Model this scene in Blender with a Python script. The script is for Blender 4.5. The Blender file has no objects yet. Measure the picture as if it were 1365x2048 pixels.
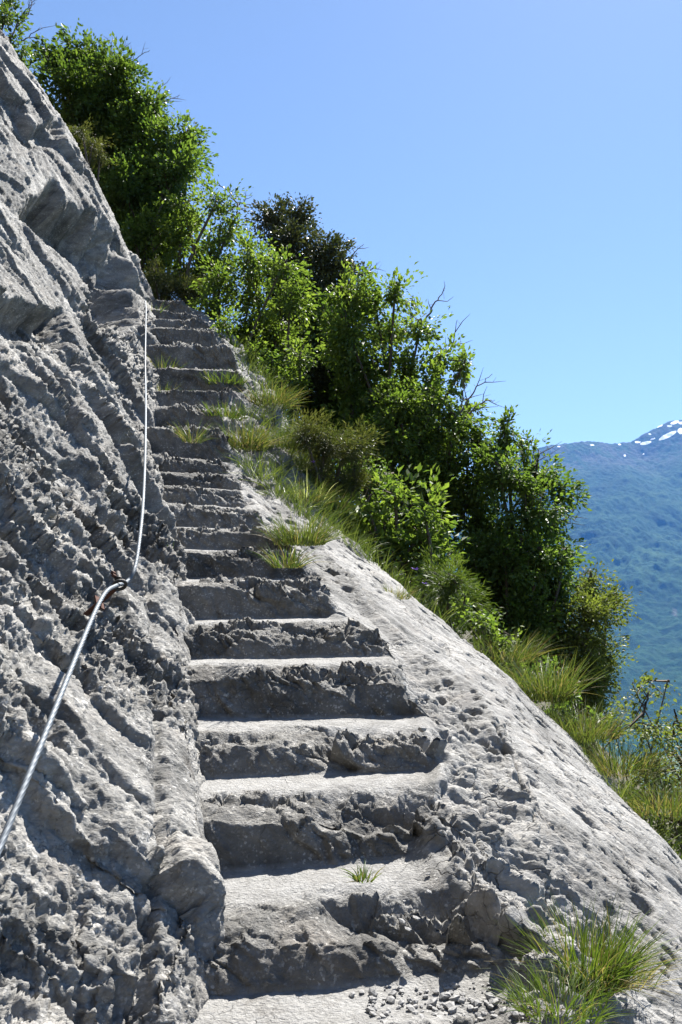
import bpy, math, random
import numpy as np
from mathutils import Vector, Matrix

# ------------------------------------------------------------------ camera, sky, sun, exposure
S = bpy.context.scene
COL = S.collection
CAM = np.array((0.0, 0.0, 0.88))
F = 1660.0                                    # focal length in photo pixels (photo 1365 x 2048)
PITCH = math.atan(176.0 / F)
cd = bpy.data.cameras.new('camera')
cd.sensor_fit = 'VERTICAL'; cd.sensor_height = 36.0; cd.lens = F / 2048 * 36.0
cd.clip_start = 0.02; cd.clip_end = 60000
cam = bpy.data.objects.new('camera', cd); COL.objects.link(cam)
cam.location = CAM; cam.rotation_euler = (math.pi / 2 + PITCH, 0, 0)
S.camera = cam

SUN_EL, SUN_AZ = math.radians(55), math.radians(28)      # azimuth to the right of the view direction
w = bpy.data.worlds.new('World'); S.world = w; w.use_nodes = True
wn = w.node_tree.nodes; wl = w.node_tree.links
sky = wn.new('ShaderNodeTexSky'); sky.sky_type = 'NISHITA'; sky.sun_disc = False
sky.sun_elevation = SUN_EL; sky.sun_rotation = SUN_AZ
sky.altitude = 600; sky.air_density = 1.0; sky.dust_density = 0.28; sky.ozone_density = 1.9
wl.new(sky.outputs[0], wn['Background'].inputs[0]); wn['Background'].inputs[1].default_value = 0.05
sl = bpy.data.lights.new('sun', 'SUN'); sl.energy = 5.0; sl.angle = math.radians(0.5); sl.color = (1.0, 0.965, 0.91)
so = bpy.data.objects.new('sun', sl); COL.objects.link(so)
SUNV = Vector((math.sin(SUN_AZ) * math.cos(SUN_EL), math.cos(SUN_AZ) * math.cos(SUN_EL), math.sin(SUN_EL)))
so.rotation_euler = SUNV.to_track_quat('Z', 'Y').to_euler(); so.location = (3, 4, 12)
S.view_settings.view_transform = 'Standard'; S.view_settings.look = 'None'
S.view_settings.exposure = 1.86; S.view_settings.gamma = 1.0
S.render.engine = 'CYCLES'
S.cycles.use_denoising = True
S.cycles.max_bounces = 6; S.cycles.diffuse_bounces = 2; S.cycles.glossy_bounces = 2
S.cycles.transmission_bounces = 4; S.cycles.transparent_max_bounces = 6; S.cycles.volume_bounces = 0

# ------------------------------------------------------------------ helpers: projection, noise
CP, SP = math.cos(PITCH), math.sin(PITCH)
def ray(px, py):
    """direction through a photo pixel, scaled so that its forward (Y) part is 1"""
    a, b = (np.asarray(px, float) - 682.5) / F, (1024 - np.asarray(py, float)) / F
    y = CP - b * SP; z = SP + b * CP
    return a / y, z / y
def at(px, py, Y):
    dx, dz = ray(px, py)
    return np.array((dx * Y, Y, CAM[2] + dz * Y))
def proj(x, y, z):
    z = z - CAM[2]
    f = y * CP + z * SP; u = -y * SP + z * CP
    f = np.maximum(f, 1e-3)
    return 682.5 + F * x / f, 1024 - F * u / f

def _h(ix, iy, iz, seed):
    h = (ix.astype(np.uint32) * np.uint32(374761393) + iy.astype(np.uint32) * np.uint32(668265263)
         + iz.astype(np.uint32) * np.uint32(2246822519) + np.uint32((seed * 3266489917) & 0xffffffff))
    h ^= h >> np.uint32(15); h *= np.uint32(2246822519); h ^= h >> np.uint32(13); h *= np.uint32(3266489917); h ^= h >> np.uint32(16)
    return h
def perlin(p, seed=0):
    p = np.asarray(p, np.float32); i = np.floor(p); f = p - i; i = i.astype(np.int64)
    u = f * f * f * (f * (f * 6 - 15) + 10)
    out = 0
    for dx in (0, 1):
        wx = u[:, 0] if dx else 1 - u[:, 0]
        for dy in (0, 1):
            wy = u[:, 1] if dy else 1 - u[:, 1]
            for dz in (0, 1):
                wz = u[:, 2] if dz else 1 - u[:, 2]
                h = _h(i[:, 0] + dx, i[:, 1] + dy, i[:, 2] + dz, seed)
                g = ((h & np.uint32(1023)).astype(np.float32) / 511.5 - 1) * (f[:, 0] - dx) \
                    + (((h >> np.uint32(10)) & np.uint32(1023)).astype(np.float32) / 511.5 - 1) * (f[:, 1] - dy) \
                    + (((h >> np.uint32(20)) & np.uint32(1023)).astype(np.float32) / 511.5 - 1) * (f[:, 2] - dz)
                out = out + wx * wy * wz * g
    return out * 1.2
def fbm(p, octv=4, seed=0, gain=0.5, ridged=False):
    a, s, t = 1.0, 0, 0
    q = np.array(p, np.float32)
    for o in range(octv):
        n = perlin(q, seed + o * 17)
        if ridged: n = 1 - 2 * np.abs(n) * 1.6
        s = s + a * n; t += a; a *= gain; q = q * 2.03 + 5.3
    return s / t
def worley(p, seed=0, tilt=1.0, flat=False):
    """facets: (random height + tilt plane of the nearest cell, F1, F2-F1, random of cell)"""
    p = np.asarray(p, np.float32); i = np.floor(p).astype(np.int64); n = len(p)
    f1 = np.full(n, 9e9, np.float32); f2 = f1.copy(); val = np.zeros(n, np.float32); rnd = val.copy()
    for dx in (-1, 0, 1):
        for dy in (-1, 0, 1):
            for dz in ((0,) if flat else (-1, 0, 1)):
                c = i + np.array((dx, dy, dz))
                h = _h(c[:, 0], c[:, 1], c[:, 2], seed)
                h2 = _h(c[:, 0], c[:, 1], c[:, 2], seed + 101)
                ox = (h & np.uint32(1023)).astype(np.float32) / 1023; oy = ((h >> np.uint32(10)) & np.uint32(1023)).astype(np.float32) / 1023
                oz = ((h >> np.uint32(20)) & np.uint32(1023)).astype(np.float32) / 1023
                d0 = p[:, 0] - c[:, 0] - ox; d1 = p[:, 1] - c[:, 1] - oy; d2 = p[:, 2] - c[:, 2] - oz
                d = d0 * d0 + d1 * d1 + (0 if flat else d2 * d2)
                r0 = (h2 & np.uint32(255)).astype(np.float32) / 127.5 - 1; r1 = ((h2 >> np.uint32(8)) & np.uint32(255)).astype(np.float32) / 127.5 - 1
                r2 = ((h2 >> np.uint32(16)) & np.uint32(255)).astype(np.float32) / 127.5 - 1; r3 = ((h2 >> np.uint32(24)) & np.uint32(255)).astype(np.float32) / 127.5 - 1
                m = d < f1
                f2 = np.where(m, f1, np.minimum(f2, d))
                f1 = np.where(m, d, f1)
                val = np.where(m, r3 * 0.5 + tilt * (r0 * d0 + r1 * d1 + r2 * d2), val)
                rnd = np.where(m, r3, rnd)
    f1 = np.sqrt(f1); f2 = np.sqrt(f2)
    val = val * (0.35 + 0.65 * sstep(0.0, 0.10, f2 - f1))
    return val, f1, f2 - f1, rnd
def saw(phi, seed, soft=0.14):
    """ledges: a sharp rise at every whole number of phi, then a slow fall; strength differs from ledge to ledge"""
    k = np.floor(phi); f = phi - k
    def amp(q): return (_h(q.astype(np.int64), (q * 0).astype(np.int64), (q * 0).astype(np.int64), seed) & np.uint32(255)).astype(np.float32) / 255 * 0.85 + 0.15
    a1, a0 = amp(k), amp(k - 1)
    up = f / soft; up = up * up * (3 - 2 * up)
    return np.where(f < soft, up * a1, a1 * (1 - (f - soft) / (1 - soft)) ** 0.8)
def sstep(a, b, x):
    t = np.clip((x - a) / (b - a), 0, 1); return t * t * (3 - 2 * t)
def warp(p, freq, amp, seed):
    return p + amp * np.stack([perlin(p * freq, seed), perlin(p * freq, seed + 7), perlin(p * freq, seed + 13)], 1)
def polydist(px, py, pts):
    """signed distance in photo pixels to a polyline (positive on its right-hand side as it runs) and position along it 0..1"""
    best = np.full(px.shape, 1e9); sgn = np.ones(px.shape); tt = np.zeros(px.shape)
    n = len(pts) - 1
    for k in range(n):
        (x0, y0), (x1, y1) = pts[k], pts[k + 1]
        dx, dy = x1 - x0, y1 - y0; L = dx * dx + dy * dy
        t = np.clip(((px - x0) * dx + (py - y0) * dy) / L, 0, 1)
        d = np.hypot(px - x0 - t * dx, py - y0 - t * dy)
        s = np.sign(dx * (py - y0) - dy * (px - x0))
        m = d < best
        best = np.where(m, d, best); sgn = np.where(m, s, sgn); tt = np.where(m, (k + t) / n, tt)
    return best * sgn, tt

# ------------------------------------------------------------------ helpers: objects
def tag(o, label=None, cat=None, group=None, kind=None):
    if label: o['label'] = label
    if cat: o['category'] = cat
    if group: o['group'] = group
    if kind: o['kind'] = kind
    return o
def mesh_np(name, V, Fq, smooth=True):
    """mesh from numpy arrays: V (n,3), Fq (m,3) or (m,4)"""
    V = np.asarray(V, np.float32); Fq = np.asarray(Fq, np.int32); k = Fq.shape[1]
    me = bpy.data.meshes.new(name)
    me.vertices.add(len(V)); me.vertices.foreach_set('co', V.ravel())
    me.loops.add(Fq.size); me.loops.foreach_set('vertex_index', Fq.ravel())
    me.polygons.add(len(Fq)); me.polygons.foreach_set('loop_start', np.arange(0, Fq.size, k, dtype=np.int32))
    me.polygons.foreach_set('use_smooth', np.full(len(Fq), smooth))
    me.update(calc_edges=True)
    return me
def obj(name, me, mat, parent=None, loc=None):
    o = bpy.data.objects.new(name, me); COL.objects.link(o)
    if me is not None and mat and not me.materials: me.materials.append(mat)
    if parent: o.parent = parent
    if loc is not None: o.location = loc
    return o
def thing(name, loc, label, cat, group=None):
    o = bpy.data.objects.new(name, None); COL.objects.link(o); o.location = loc; o.empty_display_size = 0.1
    return tag(o, label, cat, group)
def pattr(me, name, vals):
    a = me.attributes.new(name, 'FLOAT', 'POINT'); a.data.foreach_set('value', np.asarray(vals, np.float32))
def grid_faces(nu, nv):
    a = np.arange(nu * nv).reshape(nu, nv)
    return np.stack([a[:-1, :-1], a[:-1, 1:], a[1:, 1:], a[1:, :-1]], -1).reshape(-1, 4)
def grid_normals(P):
    du = np.gradient(P, axis=0); dv = np.gradient(P, axis=1)
    n = np.cross(dv, du); return n / np.maximum(np.linalg.norm(n, axis=2, keepdims=True), 1e-9)
def blur(A, n, axis):
    for _ in range(n):
        B = np.concatenate([A.take([0], axis), A, A.take([-1], axis)], axis)
        sl0 = [slice(None)] * A.ndim; sl1 = sl0[:]; sl2 = sl0[:]
        sl0[axis] = slice(0, -2); sl1[axis] = slice(1, -1); sl2[axis] = slice(2, None)
        A = 0.25 * B[tuple(sl0)] + 0.5 * B[tuple(sl1)] + 0.25 * B[tuple(sl2)]
    return A
def tube(pts, rad, sides=6, base=0):
    """tapered tube along points -> V, F(quads)"""
    pts = np.asarray(pts, float); n = len(pts); rad = np.broadcast_to(np.asarray(rad, float), (n,))
    T = np.gradient(pts, axis=0); T /= np.maximum(np.linalg.norm(T, axis=1, keepdims=True), 1e-9)
    ref = np.array((0.31, 0.87, 0.38)); A = np.cross(T, ref); A /= np.maximum(np.linalg.norm(A, axis=1, keepdims=True), 1e-9); B = np.cross(T, A)
    th = np.arange(sides) / sides * 2 * np.pi
    V = pts[:, None] + rad[:, None, None] * (np.cos(th)[None, :, None] * A[:, None] + np.sin(th)[None, :, None] * B[:, None])
    F_ = []
    for i in range(n - 1):
        for j in range(sides):
            k = (j + 1) % sides
            F_.append((base + i * sides + j, base + i * sides + k, base + (i + 1) * sides + k, base + (i + 1) * sides + j))
    return V.reshape(-1, 3), F_
class MB:
    def __init__(s): s.V = []; s.F = []; s.n = 0
    def tube(s, pts, rad, sides=6):
        V, F_ = tube(pts, rad, sides, s.n); s.V.append(V); s.F += F_; s.n += len(V)
    def build(s, name, mat, parent=None, origin=(0, 0, 0), smooth=True):
        me = mesh_np(name, np.concatenate(s.V) - np.asarray(origin), np.array(s.F), smooth)
        return obj(name, me, mat, parent)
def catmull(pts, n):
    P = np.asarray(pts, float); P = np.vstack([2 * P[0] - P[1], P, 2 * P[-1] - P[-2]])
    out = []
    for i in range(1, len(P) - 2):
        for t in np.arange(n) / n:
            a, b, c, d = P[i - 1], P[i], P[i + 1], P[i + 2]
            out.append(0.5 * (2 * b + (c - a) * t + (2 * a - 5 * b + 4 * c - d) * t * t + (3 * b - a - 3 * c + d) * t ** 3))
    out.append(P[-2]); return np.array(out)

# ------------------------------------------------------------------ materials
def newmat(name):
    m = bpy.data.materials.new(name); m.use_nodes = True
    nt = m.node_tree; return m, nt, nt.nodes, nt.links, nt.nodes['Principled BSDF']
def nz(N, L, co, scale, detail=6, rough=0.6, dist=0.0):
    t = N.new('ShaderNodeTexNoise'); t.inputs['Scale'].default_value = scale; t.inputs['Detail'].default_value = detail
    t.inputs['Roughness'].default_value = rough; t.inputs['Distortion'].default_value = dist
    L.new(co, t.inputs['Vector']); return t.outputs['Fac']
def ramp(N, L, fac, stops):
    r = N.new('ShaderNodeValToRGB'); e = r.color_ramp.elements
    while len(e) < len(stops): e.new(0.5)
    for i, (p, c) in enumerate(stops):
        e[i].position = p; e[i].color = (c, c, c, 1) if isinstance(c, (int, float)) else (*c, 1)
    L.new(fac, r.inputs[0]); return r.outputs[0]
def mix(N, L, fac, a, b, mode='MIX'):
    m = N.new('ShaderNodeMix'); m.data_type = 'RGBA'; m.blend_type = mode
    for sock, v in ((m.inputs[0], fac), (m.inputs[6], a), (m.inputs[7], b)):
        if isinstance(v, (int, float)): sock.default_value = v
        elif isinstance(v, tuple): sock.default_value = (*v, 1)
        else: L.new(v, sock)
    return m.outputs[2]
def rock_mat(name, light, mid, dark, lich=0.5, chips=0.5, bump=0.5, fine=1.0, aniso=0.5, crack=0.0, dust_and_sun=False, stain=0.0):
    m, nt, N, L, B = newmat(name)
    tc = N.new('ShaderNodeTexCoord'); co = tc.outputs['Object']
    mp = N.new('ShaderNodeMapping'); mp.inputs['Rotation'].default_value = (0.3, 0.75, 0.2); mp.inputs['Scale'].default_value = (aniso, 1.15, 1.15)
    L.new(co, mp.inputs[0]); cs = mp.outputs[0]
    big = nz(N, L, cs, 2.2, 8, 0.62, 0.4)
    c = ramp(N, L, big, [(0.32, dark), (0.5, mid), (0.68, light)])
    med = nz(N, L, cs, 14, 8, 0.7, 0.3)
    c = mix(N, L, 0.75, c, ramp(N, L, med, [(0.28, 0.38), (0.5, 0.85), (0.7, 1.25)]), 'MULTIPLY')
    # stains that run down the dip
    if stain:
        ms_ = N.new('ShaderNodeMapping'); ms_.inputs['Rotation'].default_value = (0.0, 0.75, 0.0); ms_.inputs['Scale'].default_value = (0.16, 1.4, 1.0); L.new(co, ms_.inputs[0])
        c = mix(N, L, stain, c, ramp(N, L, nz(N, L, ms_.outputs[0], 9, 7, 0.66, 0.3), [(0.34, 0.5), (0.5, 0.95), (0.68, 1.15)]), 'MULTIPLY')
    # warm and cool patches
    wm = nz(N, L, co, 5.3, 4, 0.6)
    c = mix(N, L, ramp(N, L, wm, [(0.52, 0.0), (0.74, 0.22)]), c, (0.28, 0.235, 0.19))
    # dark lichen spots
    li = nz(N, L, co, 55, 5, 0.75, 0.6); lp = nz(N, L, co, 3.1, 5, 0.6)
    lm = N.new('ShaderNodeMath'); lm.operation = 'MULTIPLY'
    L.new(ramp(N, L, li, [(0.54, 0.0), (0.63, 1.0)]), lm.inputs[0]); L.new(ramp(N, L, lp, [(0.4, 0.0), (0.62, lich)]), lm.inputs[1])
    c = mix(N, L, lm.outputs[0], c, (0.075, 0.075, 0.07))
    # pale chips and crystals
    v = N.new('ShaderNodeTexVoronoi'); v.inputs['Scale'].default_value = 170; L.new(co, v.inputs['Vector'])
    sep = N.new('ShaderNodeSeparateColor'); L.new(v.outputs['Color'], sep.inputs[0])
    cm = N.new('ShaderNodeMath'); cm.operation = 'MULTIPLY'
    L.new(ramp(N, L, sep.outputs[0], [(0.8, 0.0), (0.95, chips)]), cm.inputs[0]); L.new(ramp(N, L, med, [(0.42, 0.0), (0.6, 1.0)]), cm.inputs[1])
    c = mix(N, L, cm.outputs[0], c, (0.58, 0.56, 0.52))
    if dust_and_sun:                                    # pale dusty tread tone, which also paints sunlight into the colour
        da = N.new('ShaderNodeAttribute'); da.attribute_name = 'dust_and_sun'
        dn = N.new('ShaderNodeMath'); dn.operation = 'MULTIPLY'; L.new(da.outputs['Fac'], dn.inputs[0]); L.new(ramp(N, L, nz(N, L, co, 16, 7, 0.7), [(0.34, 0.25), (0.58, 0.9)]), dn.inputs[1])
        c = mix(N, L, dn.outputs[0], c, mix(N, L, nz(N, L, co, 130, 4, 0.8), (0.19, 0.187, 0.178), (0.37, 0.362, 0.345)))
    ck = None
    if crack:                                   # hairline cracks, earth in them
        wv = N.new('ShaderNodeMix'); wv.data_type = 'VECTOR'; wv.inputs[0].default_value = 0.12
        wn_ = N.new('ShaderNodeTexNoise'); wn_.inputs['Scale'].default_value = 9; wn_.inputs['Detail'].default_value = 5; L.new(cs, wn_.inputs['Vector'])
        L.new(cs, wv.inputs[4]); L.new(wn_.outputs['Color'], wv.inputs[5])
        cv = N.new('ShaderNodeTexVoronoi'); cv.feature = 'DISTANCE_TO_EDGE'; cv.inputs['Scale'].default_value = 13; L.new(wv.outputs[1], cv.inputs['Vector'])
        cm2 = N.new('ShaderNodeMath'); cm2.operation = 'MULTIPLY'
        L.new(ramp(N, L, cv.outputs['Distance'], [(0.0, 1.0), (0.03, 0.0)]), cm2.inputs[0]); L.new(ramp(N, L, nz(N, L, co, 4.0, 3), [(0.46, 0.0), (0.6, crack)]), cm2.inputs[1])
        ck = cm2.outputs[0]; c = mix(N, L, ck, c, (0.05, 0.047, 0.042))
    L.new(c, B.inputs['Base Color'])
    B.inputs['Roughness'].default_value = 0.86; B.inputs['Specular IOR Level'].default_value = 0.25
    f1 = nz(N, L, cs, 60 * fine, 8, 0.72, 0.5)
    vv = N.new('ShaderNodeTexVoronoi'); vv.inputs['Scale'].default_value = 95 * fine; vv.inputs['Detail'].default_value = 2.0; L.new(cs, vv.inputs['Vector']); f2 = vv.outputs['Distance']
    ad = N.new('ShaderNodeMath'); ad.operation = 'MULTIPLY_ADD'; ad.inputs[1].default_value = 0.3
    L.new(f2, ad.inputs[0]); L.new(f1, ad.inputs[2])
    hgt = ad.outputs[0]
    if ck is not None:
        sb = N.new('ShaderNodeMath'); sb.operation = 'MULTIPLY_ADD'; sb.inputs[1].default_value = -1.0; L.new(ck, sb.inputs[0]); L.new(hgt, sb.inputs[2]); hgt = sb.outputs[0]
    bp = N.new('ShaderNodeBump'); bp.inputs['Strength'].default_value = bump; bp.inputs['Distance'].default_value = 0.0095
    L.new(hgt, bp.inputs['Height']); L.new(bp.outputs[0], B.inputs['Normal'])
    return m
M = {}
M['wall'] = rock_mat('weathered_limestone', (0.315, 0.304, 0.28), (0.203, 0.197, 0.183), (0.09, 0.088, 0.082), 0.8, 0.5, 0.85, 1.0, 0.45, stain=0.85)
M['slab'] = rock_mat('pale_limestone', (0.288, 0.28, 0.262), (0.218, 0.212, 0.199), (0.105, 0.103, 0.097), 0.5, 0.25, 0.75, 1.0, 0.7, 0.8, stain=0.4)
M['step'] = rock_mat('worn_limestone', (0.222, 0.214, 0.196), (0.152, 0.146, 0.134), (0.068, 0.066, 0.06), 0.7, 0.5, 1.0, 1.2, 0.95, 0.35, True)  # base darkened so risers look more shaded; the tread mask lightens it again
M['stone'] = rock_mat('loose_limestone', (0.34, 0.333, 0.32), (0.25, 0.245, 0.236), (0.15, 0.148, 0.143), 0.2, 0.4, 0.3)

def simple(name, col, rough=0.8, metal=0.0, var=0.35, scale=30, bump=0.0, spec=0.3):
    m, nt, N, L, B = newmat(name)
    tc = N.new('ShaderNodeTexCoord')
    n = nz(N, L, tc.outputs['Object'], scale, 6, 0.65)
    c = mix(N, L, n, tuple(v * (1 - var) for v in col), tuple(min(1, v * (1 + var)) for v in col))
    L.new(c, B.inputs['Base Color']); B.inputs['Roughness'].default_value = rough; B.inputs['Metallic'].default_value = metal
    B.inputs['Specular IOR Level'].default_value = spec
    if bump:
        bp = N.new('ShaderNodeBump'); bp.inputs['Strength'].default_value = bump; bp.inputs['Distance'].default_value = 0.01
        L.new(n, bp.inputs['Height']); L.new(bp.outputs[0], B.inputs['Normal'])
    return m
M['bark'] = simple('bark', (0.085, 0.07, 0.055), 0.9, 0, 0.5, 60, 0.5)
M['dead'] = simple('dead_wood', (0.12, 0.105, 0.09), 0.9, 0, 0.4, 60)
M['soil'] = simple('hillside_soil', (0.07, 0.062, 0.04), 0.95, 0, 0.6, 9, 0.6)
M['rust'] = simple('rusty_iron', (0.07, 0.032, 0.022), 0.75, 0.5, 0.6, 90, 0.4)
M['dark_iron'] = simple('dark_iron', (0.05, 0.047, 0.045), 0.6, 0.7, 0.4, 90, 0.3)
M['cable'] = simple('galvanised_steel', (0.11, 0.125, 0.14), 0.6, 0.35, 0.2, 160)
M['petal'] = simple('violet_petal', (0.22, 0.12, 0.55), 0.6, 0, 0.25, 90)
M['red_berry'] = simple('red_leaf', (0.30, 0.05, 0.02), 0.6, 0, 0.4, 60)

def leaf_mat(name, a, b, trans=0.4, rough=0.5, spec=0.22):
    """leaf with a per-leaf tint between a and b and light passing through"""
    m, nt, N, L, B = newmat(name)
    at_ = N.new('ShaderNodeAttribute'); at_.attribute_name = 'tint'
    c = mix(N, L, at_.outputs['Fac'], a, b)
    L.new(c, B.inputs['Base Color']); B.inputs['Roughness'].default_value = rough; B.inputs['Specular IOR Level'].default_value = spec
    tr = N.new('ShaderNodeBsdfTranslucent')
    tcol = mix(N, L, 0.7, c, (1.0, 1.1, 0.3), 'MULTIPLY')
    g = N.new('ShaderNodeMix'); g.data_type = 'RGBA'; g.blend_type = 'MULTIPLY'; g.inputs[0].default_value = 1.0
    L.new(tcol, g.inputs[6]); g.inputs[7].default_value = (2.4, 2.4, 2.0, 1); L.new(g.outputs[2], tr.inputs[0])
    ms = N.new('ShaderNodeMixShader'); ms.inputs[0].default_value = trans
    L.new(B.outputs[0], ms.inputs[1]); L.new(tr.outputs[0], ms.inputs[2]); L.new(ms.outputs[0], N['Material Output'].inputs[0])
    return m
M['leaf_dark'] = leaf_mat('dark_leaf', (0.034, 0.06, 0.016), (0.082, 0.118, 0.03), 0.32)
M['leaf_mid'] = leaf_mat('green_leaf', (0.038, 0.068, 0.018), (0.09, 0.13, 0.034), 0.34)
M['leaf_light'] = leaf_mat('fresh_leaf', (0.05, 0.082, 0.02), (0.112, 0.148, 0.038), 0.37)
M['leaf_oak'] = leaf_mat('evergreen_leaf', (0.028, 0.038, 0.016), (0.075, 0.08, 0.04), 0.12, 0.42, 0.3)
M['leaf_olive'] = leaf_mat('olive_leaf', (0.06, 0.075, 0.02), (0.12, 0.14, 0.045), 0.3)
M['heath'] = leaf_mat('heath_leaf', (0.045, 0.06, 0.02), (0.10, 0.10, 0.042), 0.25)
M['grass'] = leaf_mat('grass_blade', (0.035, 0.06, 0.014), (0.105, 0.122, 0.038), 0.24, 0.5, 0.3)
M['grass_green'] = leaf_mat('fresh_grass_blade', (0.035, 0.06, 0.012), (0.09, 0.12, 0.026), 0.25, 0.5, 0.3)
M['straw'] = leaf_mat('straw_blade', (0.10, 0.078, 0.035), (0.27, 0.22, 0.12), 0.2, 0.6, 0.2)
M['pale_blade'] = leaf_mat('silvery_blade', (0.32, 0.34, 0.24), (0.5, 0.5, 0.38), 0.2, 0.5, 0.3)

# ------------------------------------------------------------------ the stairway: steps read off the photograph
ROWS = [  # y left, x left, y right, x right of the line where each tread meets the riser behind it
    (1990, 440, 1955, 1000), (1745, 425, 1718, 855), (1556, 405, 1540, 890), (1434, 395, 1436, 860), (1318, 385, 1312, 800),
    (1238, 378, 1235, 690), (1158, 370, 1160, 610), (1098, 345, 1105, 590), (1055, 325, 1060, 545), (1008, 306, 1020, 505),
    (972, 306, 985, 485), (947, 306, 955, 465), (915, 306, 930, 465), (862, 310, 870, 450), (824, 325, 824, 460), (790, 328, 792, 495),
    (747, 325, 752, 475), (703, 322, 706, 440), (668, 320, 672, 425), (651, 318, 653, 408), (634, 316, 638, 385), (612, 310, 618, 355)]
KY = np.array([1.85 + 0.36 * k for k in range(len(ROWS))])
PL = np.array([at(r[1], r[0], y) for r, y in zip(ROWS, KY)]); PR = np.array([at(r[3], r[2], y) for r, y in zip(ROWS, KY)])
NB = 4                                                     # steps below the frame, leading down behind the camera
pre = np.arange(-NB, 0)
KY = np.concatenate([1.85 + 0.36 * pre, KY, [10.3, 11.5]])
ZL = np.concatenate([PL[0, 2] + 0.165 * pre, PL[:, 2], [PL[-1, 2] + 0.1, PL[-1, 2] + 0.25]])
ZR = np.concatenate([PR[0, 2] + 0.165 * pre, PR[:, 2], [PR[-1, 2] + 0.1, PR[-1, 2] + 0.25]])
XL = np.concatenate([PL[0, 0] - 0.10 * pre * -0.2, PL[:, 0], [PL[-1, 0] - 0.2, PL[-1, 0] - 0.4]])
XR = np.concatenate([PR[0, 0] + 0.0 * pre, PR[:, 0], [PR[-1, 0] - 0.2, PR[-1, 0] - 0.4]])
def xl(Y): return np.interp(Y, KY, XL)
def xr(Y): return np.interp(Y, KY, XR)
def zline(Y): return np.interp(Y, KY, 0.5 * (ZL + ZR))
def zwall(Y): return np.interp(Y, KY, ZL)
EY = np.array([-2, 2.2, 2.8, 3.4, 4.2, 4.9, 5.5, 6.0, 6.4, 7.0, 8.0, 9.4, 12]); EX = np.array([1.7, 1.6, 1.52, 1.38, 1.15, 0.9, 0.55, 0.22, -0.15, -0.55, -0.75, -1.55, -2.6])
def xe(Y): return np.interp(Y, EY, EX) + 0.075 * np.sin(Y * 3.1 + 0.6) + 0.04 * np.sin(Y * 7.7) + 0.02 * np.sin(Y * 17.3 + 1)
def softmax(a, b, k): return np.log(np.exp(np.clip(k * a, -60, 60)) + np.exp(np.clip(k * b, -60, 60))) / k
def z_hill(x, Y): return 0.30 - 0.95 * x + 0.158 * Y
def z_nat(x, Y):
    """the rock before the steps were cut"""
    p = 0.014 - 0.6 * x + 0.22 * Y
    p = p - 0.10 * np.maximum(x - 0.55, 0) ** 2
    p = p - 0.16 * sstep(2.6, 1.6, Y) * sstep(0.35, 0.8, x)
    up = zline(Y) + 0.05 - 0.75 * np.maximum(x - xr(Y) - 0.03, -0.4)
    m = sstep(5.6, 6.8, Y)
    p = p * (1 - m) + m * np.maximum(up, p - 0.5)
    d = x - xe(Y)
    return p - 1.3 * 0.07 * np.log1p(np.exp(np.clip(d / 0.07, -40, 40)))
def stair_profile(Y, x):
    """height of the cut steps at forward distance Y"""
    k = np.clip(np.searchsorted(KY, Y, side='right') - 1, 0, len(KY) - 2)
    t = np.clip((x - xl(Y)) / np.maximum(xr(Y) - xl(Y), 0.1), 0, 1)
    z0 = ZL[k] + (ZR[k] - ZL[k]) * t; z1 = ZL[k + 1] + (ZR[k + 1] - ZL[k + 1]) * t
    run = KY[k + 1] - KY[k]
    q = np.stack([x * 3.1, k * 7.7, np.zeros_like(x)], -1).reshape(-1, 3)
    wob = perlin(q, 3).reshape(x.shape)                    # the riser wanders, the nose is worn unevenly
    q2 = np.stack([x * 9.0, k * 5.3, np.ones_like(x)], -1).reshape(-1, 3)
    wob2 = perlin(q2, 9).reshape(x.shape)
    u = np.clip(Y - KY[k] + (0.030 * wob + 0.014 * wob2 - 0.012) * sstep(0, 0.05, Y - KY[k]), 0, run)
    rise = z1 - z0
    r0 = 0.022 + 0.02 * wob                                 # run of the riser
    rnd = 0.032 + 0.045 * np.clip(wob + 0.5 * wob2 + 0.5 * t, 0, 1.3)      # rounding of the nose
    a = np.clip(u / np.maximum(r0, 0.02), 0, 1)
    zr_ = z0 + (rise - rnd * 0.75) * a ** 0.9
    b = np.clip((u - r0) / (rnd * 2.3), 0, 1)
    z = zr_ + rnd * 0.75 * (1 - (1 - b) ** 2.2)
    tail = np.clip((u - r0) / (run - r0), 0, 1)
    return z - 0.022 * (1 - tail) * a + 0.012 * np.exp(-(u / 0.03) ** 2) + 0.014 * wob * a * (1 - tail)
def z_stairside(x, Y):
    """steps blended into the uncut slab on their right"""
    q = np.stack([x * 0 + Y * 3.7, x * 2.0, x * 0], -1).reshape(-1, 3)
    j = perlin(q, 21).reshape(x.shape) * 0.05
    s = sstep(xr(Y) - 0.07 + j, xr(Y) + 0.02 + 0.22 * sstep(2.5, 1.9, Y) + j, x)
    st = stair_profile(Y, x); na = z_nat(x, Y)
    na = np.where(x < xr(Y) + 0.3, np.maximum(na, zline(Y) - 0.12), na)
    return st * (1 - s) + na * s
def ground_z(x, Y):
    x = np.asarray(x, float); Y = np.asarray(Y, float)
    return np.maximum(z_stairside(x, Y), z_hill(x, Y))
def ground_at(px, py, y0=1.3, y1=16.0):
    """where the line of sight through a photo pixel meets the ground"""
    Y = np.arange(y0, y1, 0.01); dx, dz = ray(px, py)
    hit = np.where(CAM[2] + dz * Y <= ground_z(dx * Y, Y))[0]
    y = Y[hit[0]] if len(hit) else y1
    return np.array((dx * y, y, float(ground_z(np.array([dx * y]), np.array([y]))[0])))

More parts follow.
